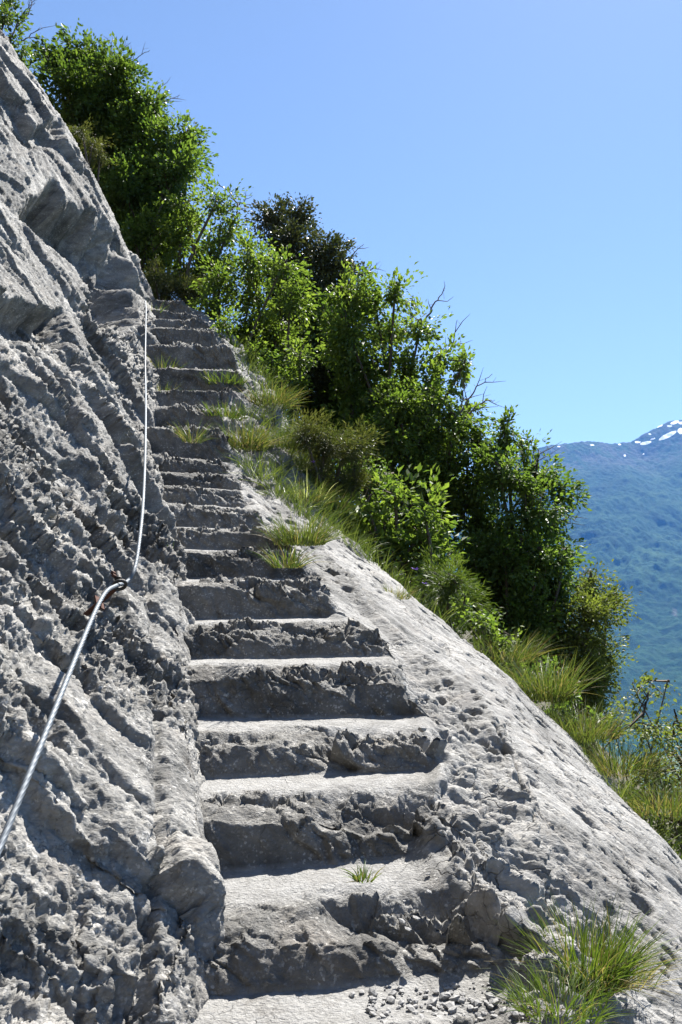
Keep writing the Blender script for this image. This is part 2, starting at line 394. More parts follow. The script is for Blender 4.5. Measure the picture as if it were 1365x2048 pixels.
def sampled(y0, y1, prof, dens):
    """stations with spacing proportional to distance along a profile"""
    Y = np.arange(y0, y1, 0.0008); Z = prof(Y)
    ds = np.hypot(np.diff(Y), np.diff(Z)) / (dens * np.maximum(0.5 * (Y[1:] + Y[:-1]), 1.5))
    c = np.concatenate([[0], np.cumsum(ds)]); n = int(c[-1])
    return np.interp(np.linspace(0, c[-1], n), c, Y)

LIN = np.array((0.74, -0.22, -0.63)); LIN /= np.linalg.norm(LIN)
L2 = np.cross(LIN, (0, 1, 0.2)); L2 /= np.linalg.norm(L2); L3 = np.cross(LIN, L2)
def lin(p, s=0.4): return np.stack([p @ LIN * s, p @ L2, p @ L3], 1)

def build_slab():
    Ya = np.arange(0.35, 1.5, 0.03)
    Yb = sampled(1.5, 10.2, lambda Y: stair_profile(Y, 0.5 * (xl(Y) + xr(Y))), 0.0023)
    Ys = np.concatenate([Ya, Yb]); nu = len(Ys)
    v1 = np.linspace(0, 1, 400); v2 = np.linspace(0, 1, 36)[1:] ** 1.4
    x0 = xl(Ys) - 0.22; x1 = xe(Ys) + 0.12
    X = np.concatenate([x0[:, None] + (x1 - x0)[:, None] * v1[None], x1[:, None] + 1.0 * v2[None] * np.ones((nu, 1))], 1)
    nv = X.shape[1]; YY = np.repeat(Ys[:, None], nv, 1)
    Z = z_stairside(X, YY)
    P = np.stack([X, YY, Z], -1)
    N_ = grid_normals(P); N_ = blur(blur(N_, 3, 0), 3, 1); N_ /= np.linalg.norm(N_, axis=2, keepdims=True)
    p = P.reshape(-1, 3).astype(np.float32); x, y, z = X.ravel(), YY.ravel(), Z.ravel()
    px, py = proj(x, y, z)
    tin = (x - xl(y)) / np.maximum(xr(y) - xl(y), 0.1)
    stair = sstep(1.06, 0.98, tin)
    out = x - xr(y)                                              # metres right of the steps
    brok = sstep(0.75, 0.1, out + 0.35 * (y - 2.2) + 0.12 * perlin(p * 4, 5)) * (1 - stair)   # broken rock beside the lower steps
    smooth = np.clip(1 - stair - brok, 0, 1)
    k = np.clip(np.searchsorted(KY, y, side='right') - 1, 0, len(KY) - 2); u = y - KY[k]
    nose = np.exp(-(np.maximum(np.abs(u - 0.10) - 0.03, 0) / 0.06) ** 2)
    riser = sstep(0.09, 0.03, u)
    pw = warp(p, 9.0, 0.03, 40)
    q = lin(pw, 0.42)
    va, _, ea, ra = worley(q * 6.5, 50, 1.0)
    vb, _, eb, rb = worley(lin(warp(p, 20, 0.012, 44), 0.5) * 19, 60, 1.1)
    vc, _, ec, rc = worley(lin(p, 0.6) * 52, 70, 1.2)
    crackA = sstep(0.10, 0.0, ea); crackB = sstep(0.12, 0.0, eb)
    f1 = fbm(q * 5, 5, 80, 0.55); f2 = fbm(p * 30, 4, 90, 0.6)
    patch = sstep(-0.3, 0.15, perlin(p * np.array((3.5, 9, 5)), 31) + 0.35 * (tin - 0.4))    # where the noses are shattered
    d = 0
    # ledges that run along the lineation
    pl = lin(pw, 1.0); e1 = perlin(q * 7, 51); e2 = perlin(q * 21, 52); e3 = perlin(p * 60, 53)
    s1 = saw(pl[:, 1] * 6.0 + pl[:, 2] * 7.5 + 0.9 * e1 + 0.25 * e2, 54); s2 = saw(pl[:, 1] * 17 + pl[:, 2] * 21 + 1.1 * e1 + 0.8 * e2 + 0.06 * e3, 55); s3 = saw(pl[:, 1] * 44 + pl[:, 2] * 55 + 1.5 * e2 + 0.9 * e3, 56)
    ribs = sstep(0.35, 0.6, tin + 0.25 * perlin(p * 3.3, 57)) * sstep(3.6, 2.8, y)        # big ribs on the right half of the lower steps
    # steps: smooth treads, chiselled risers, broken noses
    d = d + stair * ((1 - nose) * (0.006 * f1 + 0.003 * f2) + riser * (0.008 * f1 + 0.006 * f2 + 0.003 * vb))
    rough = 0.2 + 0.8 * patch; big_ = np.exp(-((u - 0.09) / 0.09) ** 2)
    d = d + stair * nose * rough * (0.026 * va + 0.018 * vb + 0.010 * vc + 0.062 * (s1 - 0.45) + 0.030 * (s2 - 0.4) + 0.008 * (s3 - 0.4) - 0.014 * crackB - 0.02 * sstep(0.05, 0.0, ea))
    d = d + stair * np.maximum(big_, 0.35 * riser) * ribs * (0.11 * (s1 - 0.6) + 0.012 * (s2 - 0.4) + 0.02 * va)
    # broken rock beside the steps
    d = d + brok * (0.018 * va + 0.014 * vb + 0.006 * vc + 0.070 * (s1 - 0.5) + 0.026 * (s2 - 0.4) + 0.010 * (s3 - 0.4) - 0.012 * crackB + 0.004 * f2)
    # smooth slab with solution pits
    qs = np.stack([x * 0.72, y * 0.8 + 0.25 * x, z * 0.3], 1).astype(np.float32); qs = warp(qs, 6, 0.025, 111)
    def pits(freq, seed, keep, rmax):
        v, fa, e, r = worley(qs * np.array((freq, freq, 0), np.float32), seed, 0.0, True)
        rad = rmax * (0.45 + 0.55 * np.abs(r)); on = (r > keep)
        return on * sstep(rad, rad * 0.55, fa)
    dens = sstep(-0.35, 0.25, perlin(qs * 2.3, 77))
    pit = 0.050 * pits(8, 120, 0.2, 0.27) * dens + 0.034 * pits(15, 130, -0.1, 0.33) * dens + 0.015 * pits(30, 140, 0.0, 0.36) * (0.3 + 0.7 * dens)
    und = 0.060 * fbm(p * 1.7, 3, 150) + 0.010 * fbm(qs * 8, 4, 160, 0.55)
    streak = 0.009 * fbm(lin(p, 0.25) * 26, 4, 170, 0.6) + 0.012 * sstep(-0.1, 0.35, perlin(p * 2.7, 171)) * (s2 - 0.3) + 0.005 * (s3 - 0.4)
    d = d + smooth * (und + streak - pit + 0.002 * f2)
    upper = sstep(5.4, 6.2, y) * (1 - stair)
    d = d + upper * (0.05 * va + 0.02 * vb)
    # long fractures in the slab, running down the dip
    for pts, wd, dp in (([(640, 1130), (720, 1160), (800, 1215), (870, 1290), (960, 1370)], 7, 0.022),
                        ([(975, 1400), (1010, 1500), (1050, 1600), (1075, 1680), (1140, 1760), (1260, 1850)], 8, 0.03),
                        ([(900, 1480), (960, 1580), (1040, 1690)], 6, 0.02), ([(720, 1165), (830, 1215), (990, 1330), (1085, 1400)], 5, 0.02),
                        ([(1060, 1640), (1085, 1740), (1100, 1800)], 7, 0.03), ([(860, 1600), (930, 1700), (1000, 1800), (1040, 1850)], 7, 0.03)):
        dd, t_ = polydist(px + 14 * perlin(p * 14, 200), py + 14 * perlin(p * 14, 210), pts); dp = dp * sstep(0, 0.2, t_) * sstep(1, 0.8, t_)
        d = d - 0.8 * dp * np.exp(-(dd / (0.45 * wd)) ** 2) * sstep(-0.2, 0.2, perlin(p * 6, 220)) + 0.9 * dp * sstep(-2, 3, dd) * sstep(70, 10, dd)
    D = np.asarray(d).reshape(nu, nv)
    P = P + N_ * D[..., None]
    # split: every step is a piece of its own, the rest is the slab
    fq = grid_faces(nu, nv)
    cy = np.repeat(0.5 * (Ys[1:] + Ys[:-1])[:, None], nv - 1, 1).ravel()
    cx = (0.25 * (X[1:, 1:] + X[:-1, 1:] + X[1:, :-1] + X[:-1, :-1])).ravel()
    kk = np.clip(np.searchsorted(KY, cy, side='right') - 1, 0, len(KY) - 1)
    lim = xr(cy) - 0.02 + 0.05 * perlin(np.stack([cy * 3.7, cx * 2, cx * 0], 1), 21)
    isstep = cx < lim
    V = P.reshape(-1, 3)
    DU = (stair * sstep(0.13, 0.2, u) * sstep(1.02, 0.8, tin + 0.15 * perlin(p * 5, 58))).astype(np.float32)  # tread mask: pale dusty tone plus painted-in sunlight
    # keep the shading continuous over the cuts
    NN = grid_normals(P).reshape(-1, 3)
    def sub(name, mask, mat, parent=None):
        f = fq[mask]; idx, inv = np.unique(f, return_inverse=True)
        me = mesh_np(name, V[idx], inv.reshape(-1, 4)); o = obj(name, me, mat, parent); pattr(me, 'dust_and_sun', DU[idx])
        me.normals_split_custom_set_from_vertices(NN[idx].astype(np.float32).tolist()) if len(idx) < 60000 else None
        return o
    slab = sub('rock_slab', ~isstep, M['slab'])
    tag(slab, 'pale grey limestone slab sloping down to the right, pitted and cracked, with steps cut into it', 'rock slab', kind='structure')
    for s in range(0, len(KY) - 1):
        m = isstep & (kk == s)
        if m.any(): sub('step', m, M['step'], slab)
    return P

def build_wall():
    Ya = np.concatenate([np.arange(-9, -0.6, 0.4), np.arange(-0.6, 1.1, 0.05)]); n = 0.0022
    Yb = np.exp(np.arange(math.log(1.1), math.log(9.55), n)); Yc = np.arange(9.56, 12.5, 0.06)
    Ys = np.concatenate([Ya, Yb, Yc]); nu = len(Ys)
    hv = 0.30 + 0.42 * np.clip(Ys, 0.8, 9.6)
    v1 = np.linspace(0, 1, 440); v2 = np.linspace(0, 1, 26)[1:]
    H = np.concatenate([-0.35 + (hv + 0.35)[:, None] * v1[None], hv[:, None] + (9.0 - hv)[:, None] * v2[None] ** 1.3], 1)
    nv = H.shape[1]; YY = np.repeat(Ys[:, None], nv, 1)
    zf = zwall(Ys)[:, None]
    cot = np.interp(Ys, [1.2, 2.2, 4.0, 6.0, 9.4], [1.02, 0.95, 0.74, 0.56, 0.33])[:, None]
    quad = np.interp(Ys, [2, 5, 9.4], [0.0, 0.03, 0.065])[:, None]
    hh = np.maximum(H, -0.35)
    low = 0.10 * (1 - np.exp(-np.maximum(hh, 0) / 0.08))                # steeper where the wall was cut back for the steps
    X = xl(Ys)[:, None] + 0.06 * sstep(0.5, 0.0, hh) - cot * (0.25 * np.clip(hh, 0, 0.17) + np.maximum(hh - 0.17, 0)) - quad * np.maximum(hh, 0) ** 2 - 0.012
    X = X - 1.1 * np.maximum(YY - 9.55, 0) ** 1.25
    Z = zf + H
    P = np.stack([X, YY, Z], -1)
    N_ = -grid_normals(P); N_ = blur(blur(N_, 4, 0), 4, 1); N_ /= np.linalg.norm(N_, axis=2, keepdims=True)
    if N_[nu // 2, 100, 0] < 0: N_ = -N_
    p = P.reshape(-1, 3).astype(np.float32); x, y, z = X.ravel(), YY.ravel(), Z.ravel(); h = H.ravel()
    px, py = proj(x, y, z)
    # down-dip lineation
    q = np.stack([y, h * 0.45 - y * 0.12, x * 0.7], 1).astype(np.float32)
    qw = warp(q, 7, 0.035, 300)
    va, _, ea, ra = worley(qw * 3.6, 310, 1.1)
    big = fbm(qw * 1.6, 3, 350)
    smo = sstep(-0.12, 0.16, perlin(qw * 1.9, 390) + 0.25 * perlin(qw * 5, 389) + 0.3 * sstep(0.8, 2.2, h) + 0.35 * sstep(800, 550, py) - 0.06 - 0.03 * sstep(1000, 1300, py))       # smoother, water-worn areas higher up
    smo = np.clip(smo + sstep(1.2, 0.7, np.hypot((px - 40) / 120, (py - 515) / 95)) + sstep(1.2, 0.7, np.hypot((px - 200) / 110, (py - 400) / 160)), 0, 1.1)
    rough = 1 - 0.78 * smo; hi = 1 - 0.55 * sstep(800, 560, py)
    sc = np.clip(y / 3.0, 0.75, 1.25)
    g1 = perlin(qw * 3.1, 391); g2 = perlin(qw * 9, 392); g3 = perlin(q * 27, 393)
    dirn = q[:, 0] * 0.75 + h * 0.5
    s0 = saw(dirn * 2.3 + 1.0 * g1 + 0.35 * g2 + 0.06 * g3, 395, 0.09); s1 = saw(dirn * 6.5 + 1.3 * g1 + 1.0 * g2 + 0.2 * g3, 396, 0.12)
    pt1 = sstep(-0.2, 0.3, perlin(qw * 2.6, 399)); pt2 = sstep(-0.25, 0.25, perlin(qw * 7, 401))      # ledges come and go
    d = 0.07 * big * sc + sc * (0.030 * va * rough + 0.100 * (s0 - 0.4) * pt1 * (0.4 + 0.6 * rough) + 0.036 * (s1 - 0.4) * pt2 * rough)
    d = d - rough * sc * 0.030 * sstep(0.10, 0.0, ea) * (ra > 0.1)
    # broad tilted faces and long ledges that follow the dip
    vL, _, eL, rL = worley(warp(q, 4, 0.06, 301) * np.array((2.6, 1.5, 1.2), np.float32), 311, 1.0)
    l1 = saw(y * 2.1 + 0.45 * g1 + 0.12 * g2 + 0.03 * g3 + 0.25 * h, 312, 0.05); l2 = saw(y * 6.3 + 0.8 * g1 + 0.3 * g2 + 0.08 * g3 + 0.5 * h, 313, 0.07)
    m1 = sstep(-0.1, 0.2, perlin(q * np.array((2.2, 2.0, 1), np.float32), 314)); m2 = sstep(-0.05, 0.25, perlin(q * np.array((4, 3, 1), np.float32), 315))
    d = d + sc * hi * (0.13 * vL - 0.03 * sstep(0.05, 0.0, eL) + 0.095 * (l1 - 0.4) * m1 + 0.045 * (l2 - 0.4) * m2)
    hol = perlin(qw * 5.2 + 9.1, 400); d = d - rough * 0.08 * sstep(0.18, 0.36, hol)
    jx, jy = 14 * perlin(q * 5, 410), 14 * perlin(q * 5, 420)
    def step_edge(pts, amp, wd, fade, soft=4):
        dd, t = polydist(px + jx, py + jy, pts)
        ends = sstep(0, 0.12, t) * sstep(1.0, 0.9, t)
        return -amp * sstep(-soft, soft, -dd) * sstep(-fade, -wd, dd) * ends
    # a thick slab stands proud of the wall high up: the rock on the near side of its edge is set back
    d = d + step_edge([(112, 345), (150, 390), (205, 425), (245, 470), (272, 525), (286, 590), (290, 650)][::-1], 0.46, 58, 100, 9)
    d = d + step_edge([(-40, 560), (0, 575), (40, 590), (75, 612), (110, 620), (140, 612)][::-1], 0.24, 34, 80, 6)
    d = d + step_edge([(-30, 60), (0, 110), (40, 190), (85, 245), (120, 235), (145, 245)][::-1], 0.16, 24, 60, 6)
    # groove that splits the foot of the wall from the face
    dd, t = polydist(px + jx + 5 * perlin(q * 30, 411), py + jy, [(300, 1010), (330, 1120), (322, 1260), (338, 1400), (345, 1560), (352, 1720), (345, 1880), (350, 2060)])
    d = d - 0.075 * np.exp(-(dd / 9) ** 2) * (0.35 + 0.65 * sstep(-0.2, 0.3, perlin(q * 6, 430)))
    foot = sstep(0.34, 0.03, h); d = d * (1 - 0.7 * foot)
    d = d - np.median(d) - 0.058 - 0.03 * sstep(5, 9, y)
    far = sstep(hv[:, None] + 0 * H, hv[:, None] + 1.0 + 0 * H, H).ravel()
    P = P + N_ * (d * (1 - 0.6 * far)).reshape(nu, nv)[..., None]
    # second pass: the fine relief grows out of the displaced surface, ledge faces included
    N2 = grid_normals(P); N2 = blur(blur(N2, 2, 0), 2, 1); N2 /= np.linalg.norm(N2, axis=2, keepdims=True)
    N2 = np.where((N2 * N_).sum(2, keepdims=True) < -0.2, -N2, N2)
    p = P.reshape(-1, 3).astype(np.float32)
    q = np.stack([p[:, 1], (p[:, 2] - np.repeat(zf, nv, 1).ravel()) * 0.5 - p[:, 1] * 0.12, p[:, 0] * 0.9], 1).astype(np.float32)
    vb, _, eb, rb = worley(warp(q, 16, 0.018, 305) * 10.5, 320, 1.2)
    vc, _, ec, rc = worley(warp(q * np.array((1, 1.4, 1), np.float32), 40, 0.007, 306) * 27, 330, 1.2)
    vd, _, ed, rd = worley(q * np.array((1, 1.5, 1), np.float32) * 66, 340, 1.2)
    f1 = fbm(q * 6, 5, 360, 0.58); f2 = fbm(q * 34, 4, 370, 0.6)
    g2 = perlin(q * 9, 402); g3 = perlin(q * 27, 403); g4 = perlin(q * 70, 404); dirn = q[:, 0] * 0.75 + q[:, 1]
    s2 = saw(dirn * 18 + 2.2 * g2 + 1.0 * g3 + 0.2 * g4, 397, 0.16); s3 = saw(dirn * 48 + 2.6 * g3 + 1.0 * g4, 398, 0.2)
    d = sc * (rough * (0.014 * vb + 0.014 * vc + 0.009 * vd + 0.010 * f1) + 0.005 * f2 + 0.004 * vd + 0.004 * vc + 0.022 * (s2 - 0.4) * (0.35 + 0.65 * (1 - pt1)) * rough + 0.011 * (s3 - 0.4) * (0.15 + 0.85 * rough))
    d = d - rough * sc * 0.014 * sstep(0.14, 0.0, eb) * (rb > 0.2)
    d = d * (1 - 0.6 * foot) + foot * 0.012 * fbm(np.stack([p[:, 1] * 34, h * 9, p[:, 0] * 20], 1).astype(np.float32), 3, 440)
    P = P + N2 * (d * (1 - 0.8 * far)).reshape(nu, nv)[..., None]
    me = mesh_np('rock_face', P.reshape(-1, 3), grid_faces(nu, nv)[:, ::-1])
    o = obj('rock_face', me, M['wall'])
    return tag(o, 'steep rough grey limestone face rising on the left of the steps', 'rock face', kind='structure')

SLAB = build_slab()
WALL = build_wall()

# ------------------------------------------------------------------ hillside, valley and mountain
def build_hill():
    xs = np.concatenate([np.linspace(-70, -8, 20), np.linspace(-7.5, 8, 150), np.linspace(9, 60, 30), np.linspace(70, 560, 25)])
    ys = np.concatenate([np.linspace(-300, -8, 20), np.linspace(-6, 20, 170), np.linspace(21, 70, 30), np.linspace(80, 600, 25)])
    X, Y = np.meshgrid(xs, ys)
    Z = z_hill(X, Y)
    # the slope bends away behind the shoulder
    Z = Z - 0.012 * np.maximum(Y - 12, 0) ** 1.6 * (Y < 1e9)
    q = np.stack([X.ravel(), Y.ravel(), Z.ravel()], 1)
    d = 0.22 * fbm(q * 0.7, 4, 500) + 0.05 * fbm(q * 4, 3, 510)
    Z = Z + d.reshape(X.shape) * np.clip(1 + np.abs(X) / 20, 1, 10)
    Z = Z + 0.75 * np.clip(-Y - 5, 0, 60)                               # unseen bank added behind the camera to block low sky light
    # keep it below the rock where the rock lies bare and below the foot of the camera
    bare = (X > xl(Y) - 0.6) & (X < xe(Y) + 0.05) & (Y > -1) & (Y < 10.2)
    Z = np.where(bare, np.minimum(Z, np.minimum(z_nat(X, Y), zline(Y)) - 0.25), Z)
    up = (X <= xl(Y) - 0.6) & (X > -4.5) & (Y < 9.5)
    Z = np.where(up, np.minimum(Z, zline(Y) - 0.3), Z)
    P = np.stack([X, Y, Z], -1)
    o = obj('hillside', mesh_np('hillside', P.reshape(-1, 3), grid_faces(len(ys), len(xs))[:, ::-1]), M['soil'])
    tag(o, 'steep earthy hillside under the shrubs right of the rock', 'hillside', kind='structure')
build_hill()

def mountain_mat():
    m, nt, N, L, B = newmat('mountain_forest')
    tc = N.new('ShaderNodeTexCoord'); co = tc.outputs['Object']
    a = nz(N, L, co, 0.0022, 6, 0.65); b = nz(N, L, co, 0.032, 6, 0.75)
    c = ramp(N, L, a, [(0.35, (0.010, 0.034, 0.013)), (0.5, (0.014, 0.05, 0.018)), (0.66, (0.035, 0.08, 0.028))])
    c = mix(N, L, 0.8, c, ramp(N, L, b, [(0.3, 0.4), (0.5, 0.85), (0.72, 1.3)]), 'MULTIPLY')
    rk = N.new('ShaderNodeAttribute'); rk.attribute_name = 'bare'
    c = mix(N, L, rk.outputs['Fac'], c, ramp(N, L, b, [(0.3, (0.03, 0.04, 0.035)), (0.7, (0.10, 0.10, 0.095))]))
    sn = N.new('ShaderNodeAttribute'); sn.attribute_name = 'snow'
    n2 = nz(N, L, co, 0.03, 4, 0.7)
    s2 = N.new('ShaderNodeMath'); s2.operation = 'MULTIPLY_ADD'; s2.inputs[1].default_value = 0.35
    L.new(n2, s2.inputs[0]); L.new(sn.outputs['Fac'], s2.inputs[2])
    c = mix(N, L, ramp(N, L, s2.outputs[0], [(0.78, 0.0), (0.86, 1.0)]), c, (0.85, 0.87, 0.9))
    L.new(c, B.inputs['Base Color']); B.inputs['Roughness'].default_value = 0.95; B.inputs['Specular IOR Level'].default_value = 0.1
    bp = N.new('ShaderNodeBump'); bp.inputs['Strength'].default_value = 0.7; bp.inputs['Distance'].default_value = 30
    L.new(b, bp.inputs['Height']); L.new(bp.outputs[0], B.inputs['Normal'])
    return m
FLOOR = -520.0
def build_mountain():
    YR = 7200.0
    rp = [(-400, 1150), (300, 1120), (700, 1060), (900, 1000), (1000, 935), (1060, 900), (1100, 890), (1180, 882), (1225, 887), (1262, 884), (1300, 862), (1340, 842), (1372, 839),
          (1420, 830), (1500, 850), (1620, 880), (1800, 930), (2100, 1000), (2600, 1120)]
    rx = np.array([at(a, b, YR)[0] for a, b in rp]); rz = np.array([at(a, b, YR)[2] for a, b in rp])
    xs = np.concatenate([np.linspace(rx[0], 1150, 60), np.linspace(1165, 3600, 330), np.linspace(3640, rx[-1], 60)])
    vs = np.concatenate([np.linspace(0, 1, 420), np.linspace(1.02, 1.6, 20)])
    X, Vv = np.meshgrid(xs, vs)
    top = np.interp(X, rx, rz)
    y0 = 2600 + 200 * np.sin(X / 700.0)
    Y = y0 + (YR - y0) * np.minimum(Vv, 1) + np.maximum(Vv - 1, 0) * 4000
    s = np.minimum(Vv, 1)
    shape = 0.72 * s + 0.28 * s ** 2.6
    Z = FLOOR - 20 + (top - FLOOR + 20) * shape
    Z = np.where(Vv > 1, top - (Vv - 1) * 1800, Z)
    q = np.stack([X.ravel(), Y.ravel() * 0.7, Z.ravel() * 0.3], 1)
    n = fbm(q / 900, 6, 600, 0.55, True).reshape(X.shape); n2 = fbm(q / 160, 4, 620, 0.6).reshape(X.shape); n3 = perlin(q / 30, 630).reshape(X.shape)
    fade = np.sin(np.pi * np.clip(s, 0, 1)) * 0.85 + 0.0
    Z = Z + (n - 0.3) * 190 * fade + n2 * (45 * fade + 8) + n3 * 12
    # cliffs near the crest
    cl = sstep(0.82, 0.93, s) * (Vv <= 1)
    Z = Z - 45 * cl * sstep(0.99, 0.93, s) * (0.5 + n2)
    P = np.stack([X, Y, Z], -1)
    me = mesh_np('mountain', P.reshape(-1, 3), grid_faces(len(vs), len(xs))[:, ::-1])
    px, py = proj(X.ravel(), Y.ravel(), Z.ravel())
    bare = (cl * sstep(0.0, 0.5, n2 + 0.3 + 0.4 * n3) * 0.75).ravel() + 0.8 * sstep(0.42, 0.6, n2.ravel()) * sstep(0.55, 0.8, s.ravel())
    bare = np.clip(bare + 0.8 * (np.hypot((px - 1350) / 5, (py - 1225) / 9) < 1), 0, 1)
    snow = np.zeros(px.shape)
    for sx, sy, rx_, ry_, an in ((1336, 871, 22, 5, -0.45), (1292, 886, 13, 3.5, -0.2), (1318, 852, 9, 3, -0.3), (1350, 845, 10, 3.5, -0.3), (1362, 862, 7, 7, 0),
                                 (1340, 852, 6, 2.5, 0), (1185, 890, 5, 1.8, 0), (1118, 893, 4, 1.5, 0), (1276, 884, 7, 2.5, 0), (1250, 911, 3, 3, 0),
                                 (1300, 868, 4, 2, 0.2), (1240, 889, 4, 2, 0), (1306, 878, 6, 2, -0.3), (1288, 908, 2.5, 2, 0), (1365, 846, 9, 3, 0)):
        dx, dy = px - sx, py - sy; ca, sa = math.cos(an), math.sin(an)
        snow = np.maximum(snow, sstep(1.35, 0.6, np.hypot((dx * ca + dy * sa) / rx_, (-dx * sa + dy * ca) / ry_)))
    pattr(me, 'bare', bare); pattr(me, 'snow', snow * (Vv.ravel() <= 1.02))
    o = obj('mountain', me, mountain_mat())
    tag(o, 'distant forested blue mountain with snow patches along its crest', 'mountain', kind='structure')
    g = np.linspace(-12000, 12000, 60); GX, GY = np.meshgrid(g, g + 3000)
    q = np.stack([GX.ravel() / 800, GY.ravel() / 800, GX.ravel() * 0], 1)
    GZ = FLOOR + 15 * fbm(q, 3, 640).reshape(GX.shape)
    o = obj('valley_floor', mesh_np('valley_floor', np.stack([GX, GY, GZ], -1).reshape(-1, 3), grid_faces(60, 60)[:, ::-1]), simple('valley_green', (0.05, 0.08, 0.03), 0.95, 0, 0.4, 0.004))
    tag(o, 'green valley floor far below the hillside', 'valley floor', kind='structure')
build_mountain()

# ------------------------------------------------------------------ steel cable with its anchors
def wall_pt(px, py, off):
    """a point on the wall's smooth face under a photo pixel, lifted towards the stairs"""
    Y = np.arange(0.8, 9.6, 0.004); dx, dz = ray(px, py)
    x = dx * Y; z = CAM[2] + dz * Y; h = z - zwall(Y)
    cot = np.interp(Y, [1.2, 2.2, 4.0, 6.0, 9.4], [1.02, 0.95, 0.74, 0.56, 0.33]); quad = np.interp(Y, [2, 5, 9.4], [0.0, 0.03, 0.065])
    xw = xl(Y) - 0.012 + 0.06 * sstep(0.5, 0.0, h) - cot * (0.25 * np.clip(h, 0, 0.17) + np.maximum(h - 0.17, 0)) - quad * np.maximum(h, 0) ** 2 + off
    hit = np.where(x <= xw)[0]; y = Y[hit[0]] if len(hit) else 9.0
    return np.array((dx * y, y, CAM[2] + dz * y))
def build_cable():
    path = [wall_pt(-150, 2000, 0.13), wall_pt(-60, 1840, 0.12), wall_pt(0, 1695, 0.12), wall_pt(72, 1515, 0.12), wall_pt(148, 1325, 0.12), wall_pt(190, 1225, 0.12), wall_pt(212, 1185, 0.12), wall_pt(232, 1172, 0.12),
            wall_pt(255, 1163, 0.12)]
    y0 = path[-1][1]
    path += [at(270, 1135, y0 + 0.05), at(280, 1075, y0 + 0.22), at(287, 1000, y0 + 0.6), at(291, 900, y0 + 1.35), at(292, 800, y0 + 2.5), at(291, 720, y0 + 3.7), at(292, 650, y0 + 4.9), at(292, 612, y0 + 5.8), at(286, 585, y0 + 6.6)]
    C = catmull(path, 90)
    seg = np.linalg.norm(np.diff(C, axis=0), axis=1); s = np.concatenate([[0], np.cumsum(seg)])
    s_new = np.arange(0, s[-1], 0.006); C = np.stack([np.interp(s_new, s, C[:, i]) for i in range(3)], 1)
    T = np.gradient(C, axis=0); T /= np.linalg.norm(T, axis=1, keepdims=True)
    A = np.cross(T, (1, 0.2, 0.1)); A /= np.linalg.norm(A, axis=1, keepdims=True); Bv = np.cross(T, A)
    nsd = 24; th = np.arange(nsd) / nsd * 2 * np.pi
    R = 0.0068; lay = 0.15
    tw = s_new / lay * 2 * np.pi
    r = R * (1 - 0.4 * (1 - np.abs(np.cos(3.5 * (th[None] - tw[:, None])))))
    V = C[:, None] + r[..., None] * (np.cos(th)[None, :, None] * A[:, None] + np.sin(th)[None, :, None] * Bv[:, None])
    a = np.arange(len(C) * nsd).reshape(len(C), nsd); b = np.roll(a, -1, 1)
    fq = np.stack([a[:-1], b[:-1], b[1:], a[1:]], -1).reshape(-1, 4)
    o = obj('steel_cable', mesh_np('steel_cable', V.reshape(-1, 3), fq), M['cable'])
    tag(o, 'twisted steel hand cable strung along the rock face beside the steps', 'cable')
    return wall_pt(240, 1170, 0.12), C
ANC, CABLE = build_cable()
def anchor(pos, label, nrm, s=1.0):
    """iron eye bolt: a stem set in the rock, a ring round the cable, a clamp and a strap plate"""
    t = thing('iron_anchor', pos, label, 'anchor', 'iron anchors holding the cable')
    nrm = np.asarray(nrm, float); nrm /= np.linalg.norm(nrm)
    up = np.array((0.0, 0.45, 0.9)); side = np.cross(nrm, up); side /= np.linalg.norm(side); up = np.cross(side, nrm)
    b = MB(); b.tube([-nrm * 0.24 * s, -nrm * 0.028 * s], 0.011 * s, 10); b.build('bolt', M['rust'], t)
    b = MB(); th = np.linspace(0, 2 * np.pi, 25); ring = np.stack([(np.cos(a) * side + np.sin(a) * nrm) * 0.027 * s for a in th]); b.tube(ring, 0.008 * s, 8); b.build('ring', M['dark_iron'], t)
    b = MB(); b.tube([up * 0.035 * s - side * 0.0, up * 0.075 * s], 0.0175 * s, 10); b.tube([up * 0.075 * s, up * 0.0752 * s], [0.0175 * s, 0.001], 10); b.tube([up * 0.035 * s, up * 0.0348 * s], [0.0175 * s, 0.001], 10); clamp = b.build('clamp', M['dark_iron'], t)
    for q in (0.045, 0.064):
        b = MB(); b.tube([up * q * s + side * 0.01, up * q * s + side * 0.034 * s], [0.008 * s, 0.008 * s], 6); b.tube([up * q * s + side * 0.034 * s, up * q * s + side * 0.0345 * s], [0.008 * s, 0.0005], 6); b.build('nut', M['rust'], clamp)
    # strap plate against the rock
    w_, h_, d_ = 0.022 * s, 0.034 * s, 0.004 * s; c0 = -nrm * 0.13 * s
    V = []
    for i in (-1, 1):
        for j in (-1, 1):
            for k in (-1, 1): V.append(c0 + side * w_ * i + up * h_ * j + nrm * d_ * k)
    Fq = [(0, 1, 3, 2), (4, 6, 7, 5), (0, 4, 5, 1), (2, 3, 7, 6), (0, 2, 6, 4), (1, 5, 7, 3)]
    obj('plate', mesh_np('plate', np.array(V), np.array(Fq), False), M['rust'], t)
    return t
anchor(ANC, 'rusty iron eye bolt holding the cable at its bend', (0.75, -0.25, 0.6), 0.72)

